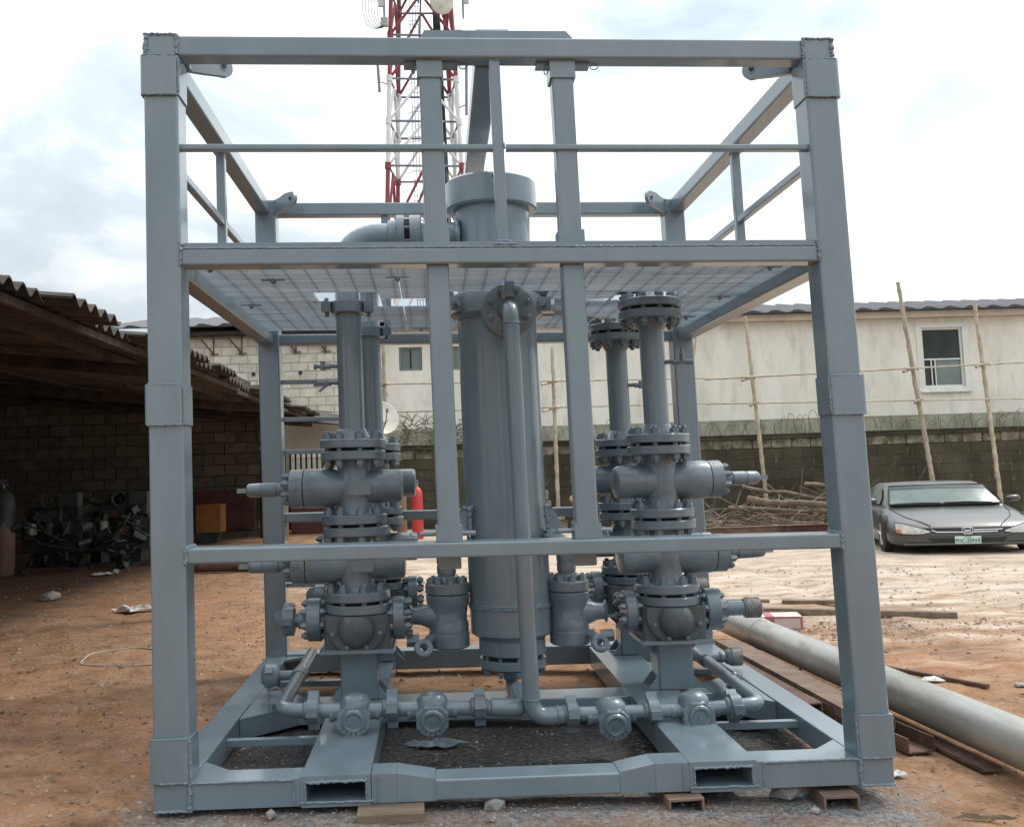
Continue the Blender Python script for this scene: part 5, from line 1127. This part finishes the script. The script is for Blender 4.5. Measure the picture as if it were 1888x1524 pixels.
kp_(quadstrip(rows), 'sun_strip', 'glassdark', sharp=180)
m = MB()
for s_ in (-1, 1): m.tube([V((s_*.945, 1.33, .645)), V((s_*.88, 1.63, .775)), V((s_*.815, 1.95, .905))], .014, 6)
m.tube([V((x, 1.945-.01*(1-x*x), .908+.012*(1-x*x))) for x in [-.81+.162*i for i in range(11)]], .012, 6); m.tube([V((x, 1.315-.055*(1-(x/.93)**2), .646)) for x in [-.93+.186*i for i in range(11)]], .018, 6); kp_(m, 'windscreen_trim', 'black')
for s_ in (-1, 1):
    rows = [[V((s_*1.055, 1.62, .655)), V((s_*1.092, 2.1, .662)), V((s_*1.092, 2.8, .668)), V((s_*1.06, 3.35, .672))], [V((s_*.985, 1.72, .75)), V((s_*.905, 2.1, .885)), V((s_*.90, 2.8, .905)), V((s_*.955, 3.3, .82))]]
    kp_(quadstrip(rows), 'side_window', 'carglass', sharp=180)
for pts in ([(-.86, 1.30, .658), (-.45, 1.27, .668), (-.1, 1.25, .664)], [(-.02, 1.25, .666), (.35, 1.26, .672), (.78, 1.30, .66)]): m = MB(); m.tube([V(p) for p in pts], .011, 6); kp_(m, 'wiper', 'black')
for s_ in (-1, 1):
    m = MB(); m.lathe((s_*1.10, 1.58, .70), (s_, .1, .05), [(0, .02), (.03, .06), (.10, .075), (.19, .07), (.23, .045), (.24, 0)], 18); m.v = [V((p.x, 1.58+(p.y-1.58)*1.0, .70+(p.z-.70)*.62)) for p in m.v]; kp_(m, 'mirror', 'carpaint', sharp=60)
# bonnet shut lines
for s_ in (-1, 1):
    m = MB(); m.tube([V((s_*.97, 1.26, .602)), V((s_*.93, .9, .553)), V((s_*.84, .5, .493)), V((s_*.66, .2, .438)), V((s_*.55, .05, .39))], .006, 5); kp_(m, 'shut_line', 'black')
m = MB(); m.tube([V((x, .004+.14*max(0, abs(x)-.55)**1.2, .355)) for x in [-.75+.1*i for i in range(16)]], .007, 5); kp_(m, 'shut_line', 'black')
# grille, emblem, plate
m = MB(); m.prof([(-.60, .022), (-.5, -.018), (.5, -.018), (.60, .022), (.5, .03), (-.5, .03)], (0, -.012, .315), (0, .02, .315), V((1, 0, 0)), V((0, 0, 1))); gr = kp_(m, 'grille', 'black', sharp=20)
m = MB(); m.tube([V((-.56, -.016, .337)), V((-.48, -.02, .308)), V((-.1, -.022, .303)), V((.1, -.022, .303)), V((.48, -.02, .308)), V((.56, -.016, .337)), V((.3, -.02, .333)), V((.1, -.02, .331))], .008, 6); kp_(m, 'grille_bar', 'chrome', gr)
em = MB(); c = []
for x, z in ((-.075, .042), (.075, .042), (.088, .03), (.068, -.036), (.05, -.045), (-.05, -.045), (-.068, -.036), (-.088, .03)): c.append((x, z))
em.prof(c, (0, -.028, .322), (0, -.022, .322), V((1, 0, 0)), V((0, 0, 1))); eb = kp_(em, 'emblem', 'badgeblue', sharp=20)
m = MB(); loop = [V((x*1.0, -.03, .322+z)) for x, z in c]; m.tube(loop+[loop[0]], .007, 6)
for s_ in (-1, 1): m.tube([V((s_*.052, -.034, .322+.034)), V((s_*.04, -.034, .322)), V((s_*.045, -.034, .322-.038))], .011, 6)
m.tube([V((-.04, -.034, .322)), V((.04, -.034, .322))], .009, 6); kp_(m, 'emblem_letter', 'chrome', eb)
pl = MB(); pl.beam((-.205, -.032, .195), (.205, -.032, .195), .012, .105, .005, upv=(0, 0, 1)); plo = kp_(pl, 'number_plate', 'plate', sharp=20)
def text(s_, size, loc, m, par, sx=1.0):
    cu = bpy.data.curves.new('t', 'FONT'); cu.body = s_; cu.size = size; cu.align_x = 'CENTER'; cu.align_y = 'CENTER'; cu.extrude = .001
    to = bpy.data.objects.new('t', cu); COL.objects.link(to); bpy.context.view_layer.update(); me = bpy.data.meshes.new_from_object(to); bpy.data.objects.remove(to)
    me.name = 'lettering'; me.materials.clear(); me.materials.append(MT[m]); o = bpy.data.objects.new('lettering', me); COL.objects.link(o); o.parent = par; o.rotation_euler = (pi/2, 0, radians(-13)); o.scale = (sx, 1, 1)
    o.location = CO+CR @ V((loc[0]*.88, loc[1]*.76-.004, loc[2]*1.06))-parent_loc(par); return o
text('PHC-209XR', .082, (0, -.0400, .185), 'platetext', plo, .84); text('RIVERS', .026, (0, -.0400, .235), 'platetext', plo, 1.2)
# headlamps
for s_ in (-1, 1):
    def P_(x, z): 
        y = -.012+.36*max(0, (x-.55))**1.75; return V((s_*x, y, z))
    up_ = [(.58, .322), (.72, .366), (.88, .408), (1.02, .438), (1.115, .446)]; lo_ = [(.58, .300), (.72, .278), (.88, .276), (1.02, .286), (1.10, .300)]
    def strip(u, l, off): return quadstrip([[P_(x, z)+V((0, -off, 0)) for x, z in (u if s_ > 0 else u[::-1])], [P_((a[0]+b[0])/2, (a[1]+b[1])/2)+V((0, -off-.014, 0)) for a, b in (zip(u, l) if s_ > 0 else zip(u[::-1], l[::-1]))], [P_(x, z)+V((0, -off, 0)) for x, z in (l if s_ > 0 else l[::-1])]])
    hl = kp_(strip(up_, lo_, .012), 'headlight', 'lamp', sharp=180)
    for cx_ in (.70, .80, .90):
        m = MB(); q = P_(cx_, .318); m.lathe(q+V((0, -.012, 0)), (0, -1, 0), [(0, .03), (.012, .034), (.016, .028), (.008, .012), (.012, 0)], 14); kp_(m, 'reflector', 'lampin', hl)
    m = strip([(1.03, .348), (1.10, .352)], [(1.03, .300), (1.10, .312)], .03); kp_(m, 'indicator', 'amber', hl, sharp=180)
    m = MB(); m.tube([P_(x, z)+V((0, -.015, 0)) for x, z in up_+lo_[::-1]+up_[:1]], .006, 5); kp_(m, 'lamp_trim', 'black', hl)
# lower intake, lip, fog recesses
m = MB(); m.prof([(-.55, -.03), (.55, -.03), (.62, .03), (-.62, .03)], (0, -.014, .19), (0, .02, .19), V((1, 0, 0)), V((0, 0, 1))); kp_(m, 'air_intake', 'black', sharp=20)
m = MB(); m.tube([V((x, -.012+.30*max(0, abs(x)-.62)**1.8, .142)) for x in [-1.0+.125*i for i in range(17)]], .014, 6); kp_(m, 'bumper_lip', 'carpaint')
m = MB(); m.tube([V((x, -.010+.30*max(0, abs(x)-.62)**1.8, .262)) for x in [-1.05+.13125*i for i in range(17)]], .008, 6); kp_(m, 'bumper_crease', 'carpaint')
for sx in (-1, 1):
    for yy in (.80, 3.72):
        m = MB(); m.lathe((sx*1.199, yy, .255), (sx, 0, 0), [(-.10, .27), (.0, .285), (.004, .285)], 26); kp_(m, 'wheel_arch', 'black')
        m = MB(); m.lathe((sx*1.02, yy, .235), (sx, 0, 0), [(0, .20), (.01, .23), (.04, .24), (.16, .24), (.185, .23), (.19, .175)], 30); wh = kp_(m, 'wheel', 'black')
        m = MB(); m.lathe((sx*1.19, yy, .235), (sx, 0, 0), [(0, .18), (.018, .178), (.02, .165), (.005, .16)], 26, caps=False)
        for k in range(5): a = 2*pi*k/5+.3; m.beam((sx*1.208, yy, .235), (sx*1.204, yy+.165*cos(a), .235+.165*sin(a)), .05, .012, .003)
        m.cyl((sx*1.19, yy, .235), (sx*1.214, yy, .235), .035, n=14); kp_(m, 'rim', 'chrome', wh)

# ================================================================ LONG PIPE, RUSTY SECTIONS, PLANKS
def lying(o, label, cat, group=None): return tag(o, label, cat, group)
m = MB(); a, b = V((2.42, -1.5, gz(2.3)+.15)), V((2.03, 3.95, gz(2)+.16)); d = (b-a).normalized(); u, w_ = basis(d)
outer = [(0, .118), (.004, .125)]; L = (b-a).length
m.lathe(a, d, [(0, .104), (0, .112)]+[(L*k/12, .112) for k in range(1, 12)]+[(L, .112), (L, .104), (L-.5, .104)], 36, caps=False)
PI = thing('steel_pipe', a.lerp(b, .5), 'long pale grey steel pipe lying on the ground at the right', 'pipe'); m.obj('barrel', 'galv', PI, sharp=50)
w = MB(); c = a.lerp(b, .86); w.torus(c, d, .112, .004, 40, 6, .4); w.obj('weld_seam', 'galv', PI)
def channel(p0, p1, w, h, t, m, label, flip=False, cat='steel section', group='rusty steel sections by the skid'):
    p0, p1 = V(p0), V(p1); d = (p1-p0).normalized(); u = d.cross(V((0, 0, 1))).normalized(); ww = V((0, 0, 1))
    s = -1 if flip else 1
    pts = [(-w/2, 0), (w/2, 0), (w/2, s*h), (w/2-t, s*h), (w/2-t, s*t), (-w/2+t, s*t), (-w/2+t, s*h), (-w/2, s*h)]
    o = MB().prof(pts, p0, p1, u, ww).obj('steel_channel', m, None, sharp=20, origin=p0); return tag(o, label, cat, group)
channel((1.83, 3.3, gz(1.8)+.105), (1.93, .95, gz(1.9)+.105), .17, .06, .009, 'rustlight', 'broad rusty channel lying flange-down between skid and pale pipe', True)
channel((1.66, 2.75, gz(1.66)+.10), (1.73, 1.32, gz(1.73)+.10), .09, .07, .008, 'rust', 'narrow rusty channel lying closest to the skid base', True)
channel((1.76, 2.3, gz(1.8)+.012), (2.00, .66, gz(2)+.012), .15, .075, .009, 'rust', 'rusty channel lying open side up with its near end by the right post', False)
channel((1.95, 3.55, gz(2)+.015), (2.18, .35, gz(2.1)+.012), .10, .018, .006, 'rust', 'flat rusty channel lying directly under the pale pipe', False)
for i, (p0, p1, w, h, lb) in enumerate((((2.2, 5.5, .0), (4.35, 4.55, .0), .10, .055, 'long weathered plank lying across the yard behind the right post'), ((2.3, 6.15, 0), (3.1, 5.95, 0), .09, .03, 'short dark board lying behind the long plank'), ((3.2, 5.85, 0), (3.85, 5.6, 0), .10, .04, 'short board end lying just behind the long plank'))):
    p0 = V(p0)+V((0, 0, gz(p0[0])+h/2-.004)); p1 = V(p1)+V((0, 0, gz(p1[0])+h/2-.002)); o = MB().beam(p0, p1, w, h, .004, upv=(0, 0, 1)).obj('timber_plank', 'wood', None, sharp=20, origin=p0); tag(o, lb, 'plank', 'boards in the yard')
o = MB().beam((2.72, 2.75, gz(2.7)+.012), (3.12, 1.98, gz(3)+.012), .035, .025, .002, upv=(0, 0, 1)).obj('flat_bar', 'rust', None, sharp=20, origin=(2.9, 2.4, -.13)); tag(o, 'thin rusty flat bar lying on bare earth right of the pale pipe', 'steel bar')
# carton
CT = thing('carton', (2.62, 4.45, gz(2.6)), 'flattened white and red carton lying behind the pale pipe', 'carton')
R_ = Matrix.Rotation(-.18, 3, 'Z')
def cq(mb, name, m): mb.v = [R_ @ p+V((2.62, 4.45, gz(2.6))) for p in mb.v]; mb.obj(name, m, CT, sharp=20)
m = MB(); m.bx(-.22, .22, -.13, .13, 0, .115); cq(m, 'box', 'card')
m = MB(); m.bx(-.221, -.02, -.131, .131, .02, .1165); cq(m, 'printed_panel', 'cardred'); m = MB(); m.bx(-.222, -.1, -.132, .132, .03, .1175); cq(m, 'label_panel', 'paper')
m = MB(); m.bx(-.03, .221, -.1315, -.128, .0, .012); m.bx(.20, .2215, -.1315, -.128, .012, .10); m.bx(-.03, .221, -.1315, -.128, .10, .1155); cq(m, 'edge_stripe', 'cardred')

# ================================================================ SUPPORT BLOCKS, STONES, LITTER
o = MB().beam((-.72, -.06, -.008), (-.45, -.055, -.012), .13, .042, .004, upv=(0, 0, 1)).obj('wood_offcut', 'wood', None, sharp=20, origin=(-.58, -.06, -.03)); tag(o, 'pale sawn wood block under the front beam beside left fork pocket', 'wood block')
def chanblock(x, y, rz, label):
    m = MB(); w, h, t, l = .15, .058, .009, .24; pts = [(-w/2, 0), (-w/2+t, 0), (-w/2+t, h-t), (w/2-t, h-t), (w/2-t, 0), (w/2, 0), (w/2, h), (-w/2, h)]
    m.prof(pts, (0, -.05, 0), (0, l, 0), V((1, 0, 0)), V((0, 0, 1))); o = m.obj('channel_block', 'rustlight', None, sharp=20); o.location = (x, y, gz(x)-.004); o.rotation_euler = (0, 0, rz); tag(o, label, 'support block', 'steel packing under the skid')
chanblock(.63, -.01, .03, 'rusty channel offcut packing up the front beam left of right fork pocket')
chanblock(1.29, -.01, -.05, 'rusty channel offcut packing up the front beam near the right post')
def rock(name, p, s, m, seed, flatz=.6, sub=1):
    rnd = random.Random(seed); import bmesh
    bm = bmesh.new(); bmesh.ops.create_icosphere(bm, subdivisions=sub, radius=1.0)
    ax = [V((rnd.uniform(-1, 1), rnd.uniform(-1, 1), rnd.uniform(-1, 1))).normalized() for _ in range(7)]; dd = [rnd.uniform(.55, .9) for _ in ax]
    for v in bm.verts:
        for a_, q in zip(ax, dd):
            t = v.co.dot(a_)
            if t > q: v.co -= a_*(t-q)*.9
        v.co *= 1+rnd.uniform(-.05, .05); v.co = V((v.co.x*s, v.co.y*s*rnd.uniform(.94, 1.0)*.8, v.co.z*s*flatz))
    me = bpy.data.meshes.new(name); bm.to_mesh(me); bm.free(); me.materials.append(MT[m]); o = bpy.data.objects.new(name, me); COL.objects.link(o); o.location = p; o.rotation_euler = (0, 0, rnd.uniform(0, 6)); return o
rs = [(1.11, .11, .10, 'concrete', 'lump of rough concrete under the front beam beyond right fork pocket', .55), (-.16, .02, .06, 'concrete', 'grey concrete lump under the middle of the front beam', .6),
      (-1.07, -.04, .035, 'stone', 'reddish stone near the left front post foot', .7), (1.16, -.09, .028, 'stone', 'pale brown stone left of the second channel block', .6), (-4.72, 7.18, .15, 'stone', 'large brown rock on the bare earth before the shed', .45), (-3.4, 10.2, .13, 'stone', 'pale rock near the pipe lying before the shed', .6),
      (-2.9, 10.0, .16, 'stone', 'flat rock beside the pale rock near the shed', .35), (2.69, 4.68, .03, 'stone', 'small stone by the far end of the pale pipe', .6), (-4.9, 9.9, .10, 'stone', 'grey rock at the foot of the greenish engine', .5), (3.62, 2.05, .07, 'stone', 'flat stone at the right edge beyond the thin bar', .3), (3.35, 2.0, .05, 'stone', 'small flat stone beside the thin rusty bar', .3)]
for i, (x, y, s, mm, lb, fz) in enumerate(rs):
    o = rock('stone' if mm == 'stone' else 'concrete_lump', (x, y, gz(x)+s*fz*.55), s, mm, 100+i, fz); tag(o, lb, 'stone', 'loose stones')
def litter(name, p, pts, m, label, cat='litter', lift=.012, seed=0):
    rnd = random.Random(seed); vs = []; n = len(pts)*3; ring0 = []
    for (x, y), (x2, y2) in zip(pts, pts[1:]+pts[:1]):
        for q in (0, .33, .67): ring0.append((x+(x2-x)*q+rnd.uniform(-.1, .1)*abs(x2-x), y+(y2-y)*q+rnd.uniform(-.1, .1)*abs(y2-y)))
    for f_ in (1.0, .66, .33):
        for x, y in ring0: vs.append(V((x*f_, y*f_, lift*.4+rnd.uniform(0, lift*2)*(1 if f_ < 1 else .5))))
    vs.append(V((0, 0, lift))); k = len(vs); vs += [v-V((0, 0, .003)) for v in vs]; fs = []
    for r_ in (0, n):
        for i in range(n): a_, b_ = r_+i, r_+(i+1) % n; fs += [(a_, b_, b_+n, a_+n), (k+b_, k+a_, k+a_+n, k+b_+n)]
    fs += [(2*n+i, 2*n+(i+1) % n, 3*n) for i in range(n)]+[(k+2*n+(i+1) % n, k+2*n+i, k+3*n) for i in range(n)]+[(i, k+i, k+(i+1) % n, (i+1) % n) for i in range(n)]
    o = MB().add(vs, fs).obj(name, m, None, flat=True); o.location = (p[0], p[1], gz(p[0])+.004); tag(o, label, cat); return o
litter('torn_bag', (-3.45, 5.85), [(-.2, .05), (-.05, .12), (.1, .08), (.22, .10), (.3, .0), (.12, -.03), (.05, -.16), (-.04, -.04)], 'paper', 'torn white bag lying on the earth left of the front post', lift=.03, seed=1)
litter('paper_scrap', (2.88, 2.22), [(-.07, .03), (.05, .06), (.08, -.03), (-.04, -.05)], 'paper', 'pale paper scrap beside the thin rusty bar', seed=2)
litter('paper_scrap', (-5.0, 9.7), [(-.16, .04), (.1, .09), (.15, -.05), (-.12, -.08)], 'paper', 'pale sheet lying below the scrap engines', lift=.02, seed=3)
litter('paint_rag', (-.40, .92), [(-.16, .0), (-.06, .05), (.05, .04), (.17, .0), (.03, -.05), (-.07, -.04)], 'paint2', 'grey paint-soaked rag on the ground inside the skid', lift=.018, seed=4)
litter('dry_leaf', (1.27, 1.18), [(-.11, .03), (-.02, .08), (.11, .05), (.10, -.03), (.0, -.07)], 'wood', 'curled dry palm leaf on the ground inside the skid right side', lift=.02, seed=5)
litter('wood_chip', (1.80, -.22), [(-.12, .03), (-.02, .02), (.12, -.03), (.02, -.01)], 'wood', 'thin pale wood chip on the ground right of the front post', seed=6)
litter('stone_flake', (1.72, .35), [(-.04, .02), (.03, .03), (.045, -.02), (-.03, -.025)], 'paper', 'small white flake beside the right post', seed=7)
o = MB().tube(fil([V((-2.55, 3.62, .05)), V((-2.75, 3.78, .052)), V((-3.05, 3.62, .052)), V((-2.98, 3.12, .05)), V((-2.6, 3.02, .052)), V((-2.3, 3.08, .046)), V((-2.1, 2.98, .04))], .22, 8), .006, 6).obj('cable_scrap', 'hose', None, origin=(-2.8, 3.4, .04)); tag(o, 'pale wire looping on the ground left of the front post', 'wire')
o = MB().cyl((-3.9, 9.55, .13), (-2.2, 9.45, .12), .075, n=16).obj('rusty_pipe', 'rust', None, origin=(-3, 9.5, .1)); tag(o, 'rusty pipe lying before the shed behind the left front post', 'pipe')

# ================================================================ BRUSH PILE at the wall
random.seed(44)
logs = [((6.1, 15.6, .52), (8.9, 15.2, .22), .07, 'thick pale log lying along the front of the brush pile'), ((5.9, 16.2, .30), (9.0, 15.9, .12), .06, 'second pale log low in the brush pile'), ((4.95, 16.0, -.1), (4.9, 16.1, .42), .045, 'short upright stump end at the left of the brush pile'),
        ((6.4, 16.9, .72), (8.6, 16.0, .36), .045, 'long branch slanting over the top of the brush pile'), ((7.6, 16.4, .80), (10.2, 16.2, .34), .045, 'crooked branch sticking up at the right of the brush pile'), ((4.6, 17.3, .2), (5.15, 17.1, 1.15), .035, 'crooked upright branch leaning behind the right valve stack'), ((8.35, 14.9, -.1), (8.3, 15.0, .5), .05, 'short upright stick in front of the brush pile')]
for p0, p1, r, lb in logs:
    p0, p1 = V(p0), V(p1); n = 8; path = [p0.lerp(p1, i/n)+V((random.uniform(-1, 1), random.uniform(-1, 1), random.uniform(-1, 1)))*.03 for i in range(n+1)]
    o = MB().tube(path, [r*(1-.25*i/n) for i in range(n+1)], 9).obj('log', 'wood2', None, origin=p0, sharp=60); tag(o, lb, 'log', 'logs in the brush pile')
m = MB()
for i in range(420):
    t = random.random(); x = 4.6+5.6*t; y = random.uniform(15.6, 17.8); hmax = .08+.34*math.exp(-((x-8.2)/2.2)**2)+.15*math.exp(-((x-5)/.6)**2); z = -.1+random.random()**1.4*hmax
    d = V((random.uniform(-1, 1), random.uniform(-.5, .5), random.uniform(-.28, .34))).normalized(); L = random.uniform(.3, 1.3); p = V((x, y, z)); r = random.uniform(.008, .024); q = p+d*L
    if q.z < -.1: q.z = -.1
    m.tube([p, p.lerp(q, .5)+V((random.uniform(-.06, .06), 0, random.uniform(-.04, .06))), q], [r, r*.8, r*.45], 4)
o = m.obj('twigs', 'wood2', None, origin=(7.5, 16.5, -.1)); tag(o, 'tangle of dry twigs heaped against the mossy wall', 'twigs', kind='stuff')
for (x0, x1, y, lb, mm) in ((4.7, 7.2, 15.0, 'rusty steel joist lying before the brush pile, left length', 'rustlight'), (6.6, 11.5, 14.85, 'dark red steel joist lying before the brush pile towards the car', 'redsheet')):
    m = MB(); z = gz(x0); m.bx(x0, x1, y-.06, y+.06, z+.13, z+.145); m.bx(x0, x1, y-.06, y+.06, z, z+.015); m.bx(x0, x1, y-.008, y+.008, z+.015, z+.13); o = m.obj('steel_joist', mm, None, sharp=20, origin=((x0+x1)/2, y, z)); tag(o, lb, 'steel section', 'joists by the brush pile')

# ================================================================ LOOSE GRAINS AND LEAF LITTER
random.seed(99)
def scatter(name, n, fn, size, m, label, cat, seed, flat=.6, leaf=False):
    rnd = random.Random(seed); vs = []; fs = []
    for i in range(n):
        x, y = fn(rnd); s = size[0]+(size[1]-size[0])*rnd.random()**3; a = rnd.uniform(0, 6.3); ca, sa = cos(a), sin(a); z = gz(x)+nz(x, y)*.009+s*flat*.25
        k = len(vs)
        if leaf:
            L, w = s, s*rnd.uniform(.15, .4); q = [(-L, 0, 0), (0, -w, rnd.uniform(0, .3)*s), (L, 0, rnd.uniform(-.1, .2)*s), (0, w, rnd.uniform(0, .3)*s)]
            vs += [(x+ca*u-sa*v, y+sa*u+ca*v, z+.004+c) for u, v, c in q]; fs += [(k, k+1, k+2), (k, k+2, k+3)]
        else:
            j = lambda: rnd.uniform(.7, 1.25)
            q = [(s*j(), 0, 0), (0, s*j()*.8, 0), (-s*j(), 0, 0), (0, -s*j()*.8, 0), (s*rnd.uniform(-.3, .3), s*rnd.uniform(-.3, .3), s*flat*j())]
            vs += [(x+ca*u-sa*v, y+sa*u+ca*v, z+c-s*flat*.2) for u, v, c in q]; fs += [(k, k+1, k+4), (k+1, k+2, k+4), (k+2, k+3, k+4), (k+3, k, k+4)]
    o = MB().add(vs, fs).obj(name, m, None, flat=True, origin=(0, 2, 0)); tag(o, label, cat, kind='stuff')
def f_near(r): return r.uniform(-2.6, 3.2), -.75+r.random()**1.3*2.6
def f_mid(r): return r.uniform(-6, 7), r.uniform(1.5, 9)
def f_front(r): return r.uniform(-1.6, 1.75), r.gauss(-.03, .07)
def f_left(r): return -1.3-abs(r.gauss(0, 1.6)), -.6+7*r.random()**1.3
def f_right(r): return 3.1+r.gauss(0, .9), 4.2+r.gauss(0, .35)
scatter('gravel', 5200, f_near, (.0025, .014), 'pebble', 'fine gravel grains scattered over the bare earth near the skid', 'gravel', 1)
scatter('gravel', 5200, f_mid, (.005, .03), 'pebble', 'coarse gravel grains scattered across the yard', 'gravel', 2)
scatter('gravel', 900, f_front, (.002, .012), 'stone', 'paint-dusted gravel along the foot of the front beam', 'gravel', 3)
scatter('gravel', 2600, f_right, (.006, .022), 'pebble', 'dark gravel patch around the long plank', 'gravel', 4)
scatter('gravel', 4500, f_left, (.004, .018), 'pebble', 'small gravel and clods on the bare earth left of the skid', 'gravel', 7)
scatter('leaf_litter', 900, f_near, (.006, .028), 'leaf', 'dry chips and leaf bits on the ground near the skid', 'leaf litter', 5, leaf=True)
scatter('leaf_litter', 1300, f_mid, (.010, .045), 'leaf', 'dry chips and leaf bits across the yard', 'leaf litter', 6, leaf=True)
